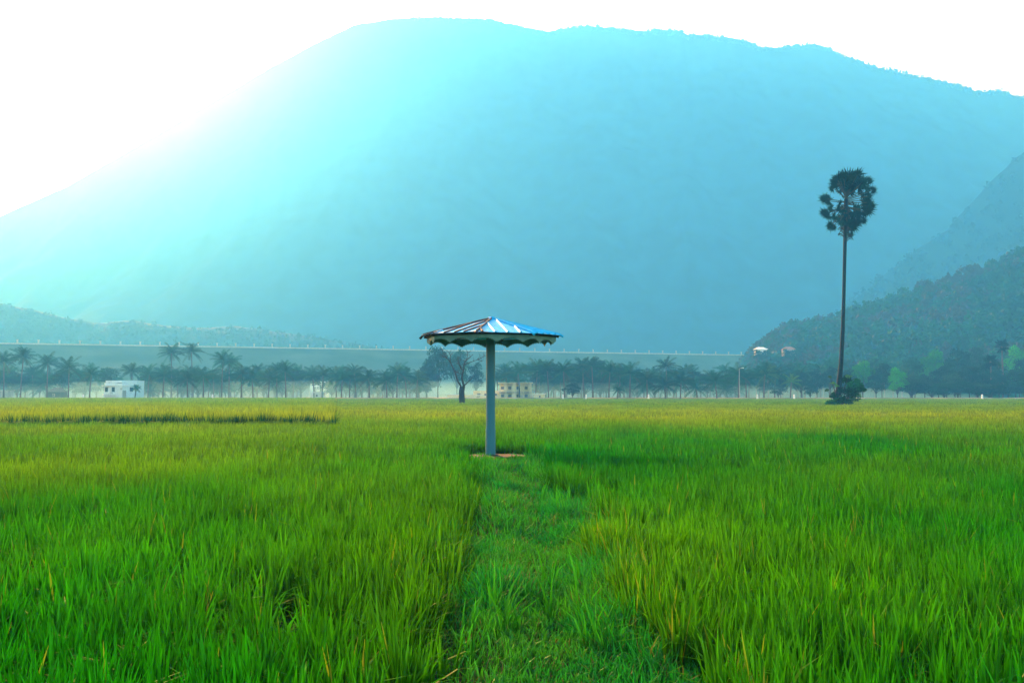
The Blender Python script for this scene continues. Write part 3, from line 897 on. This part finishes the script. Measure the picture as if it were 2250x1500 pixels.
LP_D = 108.0
base = at(1839, 893, LP_D); lp = empty('palmyra_palm', (base.x, LP_D, 0))
tag(lp, 'tall lone fan palm with a bare trunk standing in the paddy', 'palm tree')
TP = [at(x, y, LP_D) for x, y in ((1839, 897), (1843, 850), (1848, 800), (1852, 720), (1854, 650), (1856, 560), (1857, 520), (1858, 470), (1859, 438))]
TP = [p - Vector((base.x, LP_D, 0)) for p in TP]; TP[0].z = -0.15
b = MB(); b.tube(TP, [0.36, 0.30, 0.24, 0.21, 0.19, 0.19, 0.20, 0.24, 0.2], 12)
rings = []
b.build('trunk', noise_mat('palmyra_trunk', (0.003, 0.014, 0.017), (0.010, 0.028, 0.032), 2.0, 0.9, stretch=(1, 1, 7), bump=0.4), lp, True)
fans = [(590, 330, 190), (700, 230, 180), (790, 260, 180), (450, 290, 150), (720, 390, 190), (1060, 450, 125), (880, 380, 165), (960, 290, 130), (1060, 650, 130), (1100, 790, 125), (980, 560, 110), (290, 640, 125), (280, 920, 110), (470, 790, 110),
        (470, 1090, 115), (560, 960, 110), (850, 900, 180), (930, 1010, 150), (770, 1140, 180), (760, 1290, 110), (620, 830, 120), (720, 780, 130), (980, 900, 150), (860, 1120, 140), (420, 430, 110), (640, 470, 140), (760, 500, 130), (680, 1050, 150), (1040, 720, 130), (560, 240, 140), (880, 700, 90)]
rf = random.Random(5)
fans += [(270, 620, 130), (330, 680, 120), (250, 900, 115), (320, 960, 115), (430, 1120, 120), (500, 880, 125), (380, 820, 100), (560, 1080, 120), (640, 960, 130)]
fans += [(zx + rf.uniform(-70, 70), zy + rf.uniform(-60, 60), zr * rf.uniform(0.75, 1.0)) for zx, zy, zr in fans if zr > 112 and zx > 400 for _ in range(1 + (zr > 135))]
for i, (zx, zy, zr) in enumerate(fans):
    rs = random.Random(900 + i)
    c = at(1780 + zx / 8.33, 360 + zy / 8.33, LP_D) - Vector((base.x, LP_D, 0))
    rad = zr / 8.33 / FPX * LP_D * 1.16
    c.y = rs.uniform(-1.6, 1.6) * (0.6 if abs(zx - 680) > 300 else 1)
    f = min(1, max(0, (1330 - zy) / 1000))
    hub = at(1858.5, 470 - 38 * f, LP_D) - Vector((base.x, LP_D, 0)); hub.y = 0
    pd = c - hub; plen = max(0.5, pd.length)
    xax = pd.normalized()
    nz = Vector((rs.uniform(-.5, .5), -1 if rs.random() < .7 else 1, rs.uniform(-.4, .5)))
    zax = (nz - xax * nz.dot(xax)).normalized(); yax = zax.cross(xax)
    o = link('fan_leaf', fan_leaf(rad, 900 + i, plen), lp)
    mw = Matrix((xax, yax, zax)).transposed().to_4x4(); mw.translation = c - xax * rad * 0.15
    o.matrix_local = mw
# dead skirt of old leaf bases under the crown
b = MB()
for i in range(26):
    rs = random.Random(50 + i); a = rs.uniform(0, 6.28); z0 = rs.uniform(-0.6, 1.8)
    p0 = TP[6] + Vector((0, 0, z0)); d = Vector((math.cos(a), math.sin(a), 0))
    b.tube([p0 + d * 0.2, p0 + d * 0.42 + Vector((0, 0, 0.25)), p0 + d * 0.75 + Vector((0, 0, rs.uniform(-.3, .3)))], [0.06, 0.045, 0.03], 5)
b.build('leaf_bases', M['bark'], lp)

bush = empty('bush', (base.x + 0.2, LP_D - 0.3, 0))
tag(bush, 'leafy dark bush growing round the foot of the tall lone palm', 'bush')
def pl(px, py, dy=0):
    p = at(px, py, LP_D) - Vector((base.x + 0.2, LP_D, 0)); p.y = dy; return p
lob = []
for px, py, dy, r in ((1858, 838, 0.2, 0.75), (1868, 850, -0.3, 0.8), (1878, 858, 0.4, 0.75), (1862, 866, -0.8, 0.9), (1872, 874, -0.5, 0.75), (1850, 862, 0.3, 0.75), (1885, 850, 0.0, 0.55), (1895, 858, 0.2, 0.4), (1882, 838, 0.1, 0.35),
                     (1842, 880, -0.5, 0.75), (1832, 888, -0.2, 0.65), (1822, 887, 0.0, 0.5), (1836, 868, 0.4, 0.45), (1856, 886, -0.3, 0.6), (1814, 893, 0.2, 0.3), (1828, 872, 0.0, 0.3)):
    lob.append((tuple(pl(px, py, dy)), (r, r, r * 0.85)))
V, F, col = leaf_cloud(lob, 170, np.float64(0.30), (0.010, 0.11, 0.034), 0.6, shell=0.3)
lob2 = [(tuple(pl(px, py, dy)), r) for px, py, dy, r in ((1829, 843, 0, 0.28), (1822, 828, 0, 0.16), (1817, 858, 0.2, 0.22), (1838, 848, 0, 0.22), (1858, 828, -.5, 0.35), (1866, 880, -1.2, 0.45), (1874, 870, -1.1, 0.4))]
V2, F2, col2 = leaf_cloud(lob2, 36, np.float64(0.26), (0.05, 0.18, 0.05), 0.5, shell=0.2)
link('foliage', mesh_np('foliage', np.concatenate([V, V2]), np.concatenate([F, F2 + len(V)]), M['leaf'], np.concatenate([col, col2])), bush)
b = MB()
for c, r in lob + lob2:
    b.tube([(random.uniform(-.5, .5), random.uniform(-.2, .2), -0.1), (c[0] * 0.5, c[1] * 0.6, c[2] * 0.5), c], [0.05, 0.035, 0.015], 5)
b.build('stems', M['bark'], bush)

# ------------------------------------------------------------------ bare tree by the shelter
BT_D = 131.0
bb = at(1015, 888, BT_D); bt = empty('bare_tree', (bb.x, BT_D, 0))
tag(bt, 'nearly leafless dark tree with a twin trunk, seen left of the shelter pole', 'tree')
def zp(z, dy=0):
    p = at(930 + z[0] / 10, 750 + z[1] / 10, BT_D) - Vector((bb.x, BT_D, 0)); p.y = dy; return p
limbs = [([(830, 1440), (812, 1250), (812, 1100), (830, 980)], 0.22, 0.17), ([(885, 1440), (872, 1250), (868, 1100), (890, 970)], 0.27, 0.2),
         ([(830, 980), (760, 880), (700, 680), (590, 450), (520, 370), (400, 310)], 0.13, 0.03), ([(590, 450), (600, 330), (560, 230)], 0.07, 0.02), ([(520, 370), (450, 250), (400, 130)], 0.06, 0.02),
         ([(885, 960), (850, 800), (860, 720), (890, 640), (900, 500), (960, 400), (1100, 290)], 0.15, 0.03), ([(890, 640), (830, 600), (780, 450), (760, 330)], 0.09, 0.02), ([(960, 400), (970, 280), (960, 200)], 0.05, 0.015),
         ([(900, 500), (1050, 450), (1200, 400), (1380, 310)], 0.06, 0.02), ([(1200, 400), (1290, 440)], 0.03, 0.012), ([(890, 970), (960, 920), (1090, 800)], 0.10, 0.03), ([(860, 720), (760, 690), (700, 640)], 0.05, 0.02)]
bt_trunk = MB(); bt_br = MB(); tips = []
rs = random.Random(77)
for li, (pts, r0, r1) in enumerate(limbs):
    n = len(pts); dd = rs.uniform(-1.3, 1.3) if li > 1 else 0
    P = [zp(p, dd * i / (n - 1)) for i, p in enumerate(pts)]
    if li < 2: P[0].z = -0.2
    rad = [r0 + (r1 - r0) * i / (n - 1) for i in range(n)]
    (bt_trunk if li < 2 else bt_br).tube(P, rad, 7)
    if li > 1:
        for q in range(5 * (n - 1)):
            f = rs.uniform(0.3, 1) * (n - 1); i = min(int(f), n - 2); p = P[i].lerp(P[i + 1], f - i)
            d = Vector((rs.uniform(-1, 1), rs.uniform(-1, 1), rs.uniform(-.1, 1))).normalized(); l = rs.uniform(0.3, 0.9)
            e = p + d * l + Vector((0, 0, .1)); bt_br.tube([p, p + d * l * .55, e], [0.025, 0.018, 0.008], 4); tips.append(e)
bt_trunk.build('trunk', M['bark'], bt, True); bt_br.build('branches', M['bark'], bt, True)
tp = np.array([t[:] for t in tips if rs.random() < 0.12 and t.x < 0.3]); tp = np.repeat(tp, 5, 0) + rng.normal(0, 0.18, (len(tp) * 5, 3))
V, F = quads(tp, rng.normal(size=tp.shape), 0.10 + 0.12 * rng.random(len(tp)), 0.6)
link('leaves', mesh_np('leaves', V, F, M['leaf'], np.tile(np.array([[0.02, 0.06, 0.03]]), (len(V), 1))), bt)

# ------------------------------------------------------------------ broadleaf trees and bushes
DARK = (0.003, 0.036, 0.030); MID = (0.006, 0.052, 0.030); LIME = (0.020, 0.20, 0.020); PALE = (0.014, 0.06, 0.042)
TREEKIT = {}
for nm, base_c in (('dark', DARK), ('mid', MID), ('lime', LIME), ('pale', PALE)):
    TREEKIT[nm] = [tree_parts(500 + i + ord(nm[0]) % 50, 10, 9, base_c, np.float64(0.48), nl=12, per=190, trunk_h=0.28 - 0.06 * i) for i in range(3)]
tcount = 0
def tree(px, top, D, wpx, kind, label, group=None, name='tree'):
    global tcount
    H = at(px, top, D).z + 0.06; W = wpx / FPX * D
    t = empty(name, (gx(px, D), D, -0.06), random.uniform(0, 6.28))
    t.scale = (W / 9, W / 9, H / 10)
    tag(t, label, 'tree' if name == 'tree' else 'bush', group)
    cr, tr = TREEKIT[kind][tcount % 3]
    link('trunk', tr, t); link('crown', cr, t); tcount += 1
    return t
tree(962, 766, 285, 78, 'mid', 'large round green tree directly behind the bare tree')
tree(1004, 772, 290, 62, 'mid', 'full green tree behind the top of the bare tree, under the roof edge')
tree(1046, 798, 280, 42, 'dark', 'smaller dark tree between the bare tree and the shelter pole')
tree(938, 794, 290, 46, 'mid', 'hazy tree at the left of the leafy group behind the bare tree')
tree(1258, 842, 242, 44, 'dark', 'low dark tree under the palms right of the school building')
tree(1972, 808, 243, 44, 'lime', 'small bright green tree standing forward at the hill foot')
tree(1896, 796, 262, 56, 'lime', 'bright green tree just right of the tall lone palm')
tree(2050, 772, 285, 72, 'lime', 'bright lime topped tree in the middle of the hillside wood')
tree(2240, 762, 285, 60, 'lime', 'bright green tree right of the two dark round palms')
tree(2110, 770, 275, 70, 'dark', 'broad dark tree left of the two dark round palms')
tree(2145, 764, 290, 64, 'pale', 'pale crowned tree behind the dark trees left of the two round palms')
tree(2010, 786, 272, 60, 'mid', 'mid green tree behind and right of the small forward tree')
tree(1938, 800, 268, 52, 'dark', 'dark tree behind and left of the small forward tree')
GR = 'trees along the hill foot'
for px, top, D, w, k in ((1925, 822, 256, 46, 'mid'), (2000, 822, 252, 46, 'pale'), (2032, 828, 250, 50, 'pale'), (2062, 812, 256, 56, 'dark'), (2098, 822, 250, 56, 'pale'), (2130, 805, 256, 60, 'dark'), (2160, 800, 262, 60, 'dark'), (2195, 815, 252, 56, 'dark'), (2232, 812, 256, 60, 'mid'), (2262, 800, 258, 60, 'dark'), (2290, 805, 256, 60, 'mid'), (2080, 798, 266, 50, 'mid'), (2180, 790, 274, 60, 'mid'), (2255, 782, 275, 60, 'dark')):
    tree(px, top, D, w, k, 'hazy broadleaf tree in the dense wood at the foot of the right hill', GR)
GR2 = 'trees between the tall palm and street lamp'
for px, top, D, w, k in ((1715, 822, 262, 40, 'dark'), (1760, 815, 258, 44, 'mid'), (1795, 812, 262, 44, 'dark'), (1825, 808, 266, 44, 'dark'), (1865, 812, 262, 40, 'mid'), (1780, 838, 250, 40, 'dark'), (1680, 838, 268, 40, 'dark')):
    tree(px, top, D, w, k, 'blue hazy tree under the palms just left of the tall lone palm', GR2)
tree(1710, 846, 248, 40, 'pale', 'low dry brownish bush left of the short yellowish palm', None, 'bush')
GU = 'bushes under the palm rows'
def under(xs_, lo, hi, d0, d1, label):
    for x in xs_:
        tree(x + random.uniform(-8, 8), random.uniform(lo, hi), random.uniform(d0, d1), random.uniform(60, 100), random.choice(['dark', 'mid', 'pale']), label, GU, 'bush')
under(range(-30, 235, 24), 808, 836, 265, 320, 'hazy bush under the palms left of the white house')
under(range(310, 680, 22), 808, 838, 270, 330, 'hazy bush under the palms right of the white house')
under(range(735, 940, 22), 812, 840, 270, 330, 'hazy bush under the palms left of the bare tree')
under(range(1180, 1660, 22), 808, 838, 275, 330, 'blue hazy bush under the palms right of the school building')
under(range(2010, 2290, 34), 838, 850, 246, 252, 'low bush along the foot of the hillside wood')

def far_fan_palm(px, top, D, label, seed):
    t = empty('palmyra_palm', (gx(px, D), D, -0.06)); tag(t, label, 'palm tree', 'pair of dark round fan palms')
    H = at(px, top, D).z
    b = MB(); b.tube([(0, 0, 0), (0.1, 0, H * 0.5), (0, 0, H - 2)], [0.3, 0.22, 0.22], 8); b.build('trunk', M['trunk'], t, True)
    V = []; F = []; Cl = []
    n = 0
    rs = random.Random(seed)
    for i in range(34):
        me = fan_leaf(rs.uniform(0.8, 1.15), seed + i, 0.9)
        d = Vector((rs.gauss(0, 1), rs.gauss(0, 1), rs.gauss(0.1, 1))).normalized()
        q = d.to_track_quat('X', 'Z').to_matrix().to_4x4(); q.translation = Vector((0, 0, H - 2.1)) + Vector((d.x * 1.2, d.y * 1.2, d.z * 1.35))
        for v in me.vertices: V.append((q @ v.co)[:])
        F += [tuple(k + n for k in p.vertices) for p in me.polygons]; n += len(me.vertices)
        bpy.data.meshes.remove(me)
    link('crown', mesh_np('crown', np.array(V), np.array(F), M['palm'], np.tile(np.array([[0.002, 0.020, 0.018]]), (len(V), 1))), t)
far_fan_palm(2204, 743, 262, 'dark round headed fan palm, the taller of the two at the hill foot', 1300)
far_fan_palm(2178, 776, 258, 'dark round headed fan palm, the shorter of the two at the hill foot', 1400)

# forest on the slopes: uncountable, one object each
def forest_on(rows, px0, px1, dens, hmin, hmax, label, qn, smax=1.0, ridge_bias=1.0, dry=0.1, cols=(DARK, MID), name='forest', s0=0.05, leaf=1.0, mat='leaf'):
    ny = int(len(rows) / 1.3)
    nx = rows.shape[1]
    P = []
    for _ in range(dens):
        s = s0 + (smax - s0) * rng.random() ** (1 / ridge_bias); f = rng.random() * (nx - 1)
        j = min(int(s * (ny - 1)), ny - 2); i = int(f)
        p = rows[j, i] * (1 - (f - i)) + rows[j, min(i + 1, nx - 1)] * (f - i)
        q = pxof(p[0], p[1])
        if px0 < q < px1: P.append(p)
    P = np.array(P); n = len(P)
    h = hmin + (hmax - hmin) * rng.random(n) ** 1.4
    d = rng.normal(size=(n, qn, 3)); d /= np.linalg.norm(d, axis=2, keepdims=True); d[:, :, 2] = np.abs(d[:, :, 2])
    c = P[:, None, :] + d * np.stack([h * 0.42, h * 0.42, h * 0.72], -1)[:, None, :] * (0.6 + 0.4 * rng.random((n, qn, 1))) + np.array([0, 0, 0.25]) * h[:, None, None]
    V, F = quads(c.reshape(-1, 3), (d + 0.8 * rng.normal(size=d.shape)).reshape(-1, 3), np.repeat(h, qn) * leaf * (0.30 + 0.25 * rng.random(n * qn)), 0.7)
    mix = rng.random((n, 1))
    base_c = np.array(cols[0]) * mix + np.array(cols[1]) * (1 - mix)
    isdry = ((fbm(P[:, 0] / 30, P[:, 1] / 30, 91, 3) > 0.56) & (rng.random(n) < 0.7)) | (rng.random(n) < dry * 0.4)
    base_c = np.where(isdry[:, None] & (dry > 0), np.array([0.022, 0.032, 0.032]), base_c) * (0.86 + 0.28 * rng.random((n, 1)))
    col = np.repeat(base_c, qn * 4, axis=0)
    o = link(name, mesh_np(name, V, F, M[mat], col)); tag(o, label, name, kind='stuff')
forest_on(nrows, 1600, 2450, 7000, 3.2, 7.0, 'dense wood covering the near right hill', 46, dry=0.04, leaf=0.6, cols=((0.002, 0.036, 0.030), (0.005, 0.075, 0.034)))
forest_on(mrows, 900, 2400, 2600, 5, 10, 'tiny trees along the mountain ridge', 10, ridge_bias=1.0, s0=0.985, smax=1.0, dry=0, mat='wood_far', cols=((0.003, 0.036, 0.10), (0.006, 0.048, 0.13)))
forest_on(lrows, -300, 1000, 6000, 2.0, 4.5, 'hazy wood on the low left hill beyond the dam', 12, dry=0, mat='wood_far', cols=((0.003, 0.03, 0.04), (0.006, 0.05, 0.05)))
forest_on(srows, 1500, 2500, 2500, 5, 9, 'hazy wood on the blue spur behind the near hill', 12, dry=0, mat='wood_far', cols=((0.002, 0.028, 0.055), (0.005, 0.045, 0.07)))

# ------------------------------------------------------------------ buildings
M['white'] = noise_mat('white_wall', (0.78, 0.82, 0.84), (0.90, 0.92, 0.92), 0.8, 0.8, c3=(0.5, 0.52, 0.5), scale3=0.6, thr3=0.62)
M['bluewhite'] = noise_mat('bluish_wall', (0.55, 0.72, 0.84), (0.66, 0.80, 0.88), 0.8, 0.8)
M['cream'] = noise_mat('cream_wall', (0.74, 0.66, 0.40), (0.84, 0.77, 0.50), 0.6, 0.85, c3=(0.5, 0.45, 0.3), scale3=0.5, thr3=0.62)
M['dark_open'] = noise_mat('dark_window', (0.01, 0.015, 0.02), (0.03, 0.04, 0.05), 2, 0.3)
M['dim_pane'] = noise_mat('shuttered_window', (0.10, 0.11, 0.09), (0.2, 0.2, 0.16), 2, 0.6)
M['red_roof'] = noise_mat('red_tile', (0.16, 0.09, 0.08), (0.24, 0.14, 0.12), 2, 0.85)
M['concrete'] = noise_mat('grey_concrete', (0.28, 0.28, 0.27), (0.4, 0.4, 0.38), 1.5, 0.9)

def bx(name, mat, parent, c, d):
    b = MB(); b.box(c, d); return b.build(name, M[mat], parent)
# white house (8 m wide, flat roof, stair block in the middle)
HD = 250.0; hb = Vector((gx(273, HD), HD, 0)); house = empty('white_house', hb)
tag(house, 'small flat roofed white house with a blue-tinted right wall among the palms', 'house')
bx('left_wing', 'white', house, (-2.55, 0.0, 2.05), (2.9, 5, 4.1))
bx('right_wing', 'bluewhite', house, (2.35, -0.4, 2.35), (3.7, 5, 4.7))
bx('stair_block', 'white', house, (-0.22, -1.35, 1.95), (1.70, 3.2, 3.9))
bx('roof_parapet', 'white', house, (-1.35, 0.4, 4.42), (5.4, 4.2, 0.55))
bx('sunshade', 'white', house, (-2.7, -2.80, 3.42), (3.5, 0.60, 0.14))
bx('sunshade', 'white', house, (0.9, -3.10, 3.42), (3.1, 0.35, 0.14))
bx('balcony_slab', 'white', house, (-2.55, -2.9, 1.25), (3.0, 0.8, 0.35))
for x in (-3.45, -1.75):
    f = bx('window', 'bluewhite', house, (x, -2.515, 2.45), (0.9, 0.05, 1.35)); bx('pane', 'dark_open', f, (x, -2.55, 2.45), (0.7, 0.03, 1.15))
f = bx('window', 'bluewhite', house, (2.9, -2.915, 2.5), (1.0, 0.05, 1.2)); bx('pane', 'dark_open', f, (2.9, -2.95, 2.5), (0.8, 0.03, 1.0))
f = bx('door', 'concrete', house, (1.15, -2.92, 1.25), (0.9, 0.06, 2.0)); bx('handle', 'darksteel' if False else 'dark_open', f, (1.45, -2.97, 1.2), (0.06, 0.04, 0.14))
coconut(297, 838, 241, 'thin young palm standing in front of the right wall of the white house', None, 0.42)
# yellow school building with an arcade
SD = 250.0; sc = SD / FPX
school = empty('school_building', (gx(1118, SD), SD, 0)); tag(school, 'long cream yellow arcaded building with two storeys behind the shelter pole', 'school building')
def sx_(px): return (px - 1118) * sc
z_up = at(1100, 842, SD).z; z_lo = at(1100, 858, SD).z; z_fl = at(1100, 862, SD).z
x0, x1 = sx_(1097), sx_(1168)
bx('upper_block', 'cream', school, ((x0 + x1) / 2, 1.6, z_up / 2), (x1 - x0, 3.2, z_up))
bx('lower_block', 'cream', school, ((sx_(1040) + x0) / 2, 1.8, z_lo / 2), (x0 - sx_(1040), 3.0, z_lo))
bx('floor_slab', 'concrete', school, ((x0 + x1) / 2, -0.75, z_fl), (x1 - x0, 1.5, 0.22))
bx('roof_slab', 'cream', school, ((x0 + x1) / 2, 0.4, z_up + 0.1), (x1 - x0 + 0.5, 5.0, 0.2))
for px in (1098, 1111, 1129, 1143, 1149, 1163):
    bx('column', 'cream', school, (sx_(px) + 0.1, -1.35, z_up / 2), (0.42 if px != 1129 else 1.1, 0.3, z_up))
for px in (1104, 1120, 1136, 1156):
    for zz in (z_fl * 0.5, (z_fl + z_up) / 2):
        f = bx('window', 'concrete', school, (sx_(px), -0.02, zz), (0.8, 0.08, 0.75)); bx('pane', 'dim_pane', f, (sx_(px), -0.075, zz), (0.62, 0.04, 0.58))
for px in (1052, 1068, 1088):
    f = bx('window', 'concrete', school, (sx_(px), 0.28, z_lo * 0.55), (0.9, 0.08, 0.6)); bx('pane', 'dim_pane', f, (sx_(px), 0.225, z_lo * 0.55), (0.75, 0.04, 0.42))
def simple_house(name, px, D, top, wpx, dep, wall, roofm, label, gable=False, zbase=0.0, wins=2):
    w = wpx / FPX * D; h = at(px, top, D).z - zbase
    t = empty(name, (gx(px, D), D, zbase)); tag(t, label, 'house' if name.endswith('house') else name.split('_')[-1])
    rh = h * 0.38 if gable else 0.16
    bx('wall', wall, t, (0, dep / 2, (h - rh) / 2 - 0.3), (w * (0.86 if gable else 1), dep, h - rh + 0.6))
    b = MB()
    if gable:
        z0 = h - rh
        b.add([(-w / 2, -0.5, z0), (w / 2, -0.5, z0), (w / 2, dep + 0.5, z0), (-w / 2, dep + 0.5, z0), (-w * .2, dep / 2, h), (w * .2, dep / 2, h)], [(3, 2, 1, 0), (0, 1, 5, 4), (2, 3, 4, 5), (1, 2, 5), (3, 0, 4)])
    else:
        b.box((0, dep / 2, h - rh / 2), (w + 0.5, dep + 0.5, rh))
    b.build('roof', M[roofm], t)
    for i in range(wins):
        x = (i - (wins - 1) / 2) * w * 0.8 / max(wins, 1)
        f = bx('window', 'concrete', t, (x, -0.03, (h - rh) * 0.55), (w * 0.16, 0.08, (h - rh) * 0.35)); bx('pane', 'dark_open', f, (x, -0.09, (h - rh) * 0.55), (w * 0.12, 0.05, (h - rh) * 0.27))
    return t
simple_house('cream_shed', 1186, 243, 864, 23, 2.2, 'cream', 'white', 'low pale cream shed at the right end of the school building', wins=1)
simple_house('pale_house', 698, 325, 838, 34, 6, 'white', 'white', 'faint pale building almost lost in the haze between the palms')
simple_house('white_shed', 696, 262, 861, 26, 3, 'white', 'white', 'low white shed in front of the faint pale building', wins=1)
simple_house('white_shed', 9, 258, 857, 16, 3, 'concrete', 'concrete', 'tiny pale shed at the far left under the palms', gable=False, wins=1)
simple_house('brown_hut', 118, 258, 851, 34, 4, 'brown_soil', 'bark', 'low hazy mud coloured hut left of the white house', gable=True, wins=1)
hz0 = at(1675, 776, 405).z
simple_house('white_house', 1675, 405, 762, 28, 4, 'white', 'white', 'little white roofed hut on the slope above the palm tops', gable=True, zbase=hz0, wins=2)
hz1 = at(1738, 778, 400).z
simple_house('red_house', 1738, 400, 761, 27, 5, 'concrete', 'red_roof', 'faint red roofed house on the hillside right of the white hut', gable=True, zbase=hz1, wins=2)
for px, top, D, w in ((1664, 768, 396, 22), (1686, 769, 398, 24), (1676, 772, 392, 26), (1728, 766, 392, 22), (1740, 770, 390, 26), (1752, 765, 393, 24)):
    t = tree(px, top, D, w, 'mid', 'small hazy tree in front of the little ' + ('white hut' if px < 1700 else 'red roofed house') + ' on the hillside', 'trees before the hillside houses')
    t.location.z = at(px, 800, D).z; t.scale[2] = (at(px, top, D).z - t.location.z) / 10
cw = empty('boundary_wall', (gx(1022, 245), 245, 0)); tag(cw, 'low pale wall behind the bare tree and the shelter pole', 'wall')
bx('wall_panel', 'cream', cw, (0, 0, 0.55), (78 / FPX * 245, 0.25, 1.1))
bx('coping', 'white', cw, (0, 0, 1.14), (78 / FPX * 245 + 0.1, 0.35, 0.08))
# street lamp
lampo = empty('street_lamp', (gx(1625, 236.5), 236.5, 0)); tag(lampo, 'single thin street lamp standing among the palms right of the shelter', 'street lamp')
zt = at(1625, 809, 236.5).z
b = MB(); b.tube([(0, 0, -0.1), (0, 0, 2), (0, 0, zt - 0.15)], [0.11, 0.09, 0.06], 8); b.build('pole', M['concrete'], lampo, True)
b = MB(); b.tube([(0, 0, zt - 0.2), (0.12, 0, zt), (0.75, 0, zt + 0.1)], 0.05, 6); b.build('arm', M['concrete'], lampo, True)
b = MB(); b.box((0.85, 0, zt + 0.09), (0.5, 0.2, 0.12)); b.build('lamp_head', M['white'], lampo)
# marker stones on the field edge
where = {183: 'in front of the mud coloured hut', 467: 'right of the two tall palms', 1237: 'right of the low cream shed', 1288: 'beyond the field right of the low dark tree', 1425: 'halfway between the shelter and the street lamp',
         1664: 'just right of the street lamp', 1745: 'left of the leafy bush and tall palm', 2158: 'below the shorter round fan palm'}
sb = MB(); sb.box((0, 0, 0.55), (0.42, 0.35, 1.3), 0, taper=0.75); sb.box((0, 0, 1.23), (0.26, 0.22, 0.07))
sme = sb.mesh('marker_stone', M['white'])
for px, wh in where.items():
    o = link('marker_stone', sme); o.location = (gx(px, 236.8), 236.8, 0)
    tag(o, 'small white marker stone ' + wh, 'marker stone', 'marker stones along the field edge')
# pale earth track on a low bank behind the rice
xs = np.linspace(-170, 170, 120)
prof = [(236.9, -0.1), (237.6, 0.34), (238.2, 0.42), (241.5, 0.44), (242.4, 0.3), (244, -0.1)]
V = []; F = []
for x in xs:
    for y, z in prof: V.append((x, y + 0.5 * math.sin(x * 0.05), z + (0.05 * random.random() if z > 0 else 0)))
for i in range(119):
    for k in range(5): F.append((i * 6 + k, (i + 1) * 6 + k, (i + 1) * 6 + k + 1, i * 6 + k + 1))
M['track'] = noise_mat('pale_earth_track', (0.10, 0.13, 0.05), (0.32, 0.28, 0.18), 0.15, 0.95, 0.05)
tag(link('dirt_road', mesh_np('dirt_road', np.array(V), np.array(F), M['track'], smooth=True)), kind='structure')

# ------------------------------------------------------------------ ground mist lying under the palms
def mist(cx, cy, rx, ry, rz, dens, col):
    bm = bmesh.new(); bmesh.ops.create_icosphere(bm, subdivisions=4, radius=1)
    for v in bm.verts: v.co.z = max(v.co.z, -0.02)
    me = bpy.data.meshes.new('ground_mist'); bm.to_mesh(me); bm.free()
    me.materials.append(volume_mat('mist_air', (col, dens, 0.3)))
    o = link('ground_mist', me); o.location = (cx, cy, 0.1); o.scale = (rx, ry, rz); tag(o, 'thin white ground mist under the far palms', 'mist', kind='stuff')
mist(-55, 280, 190, 36, 5.0, 0.0075, (0.34, 0.80, 1.0))
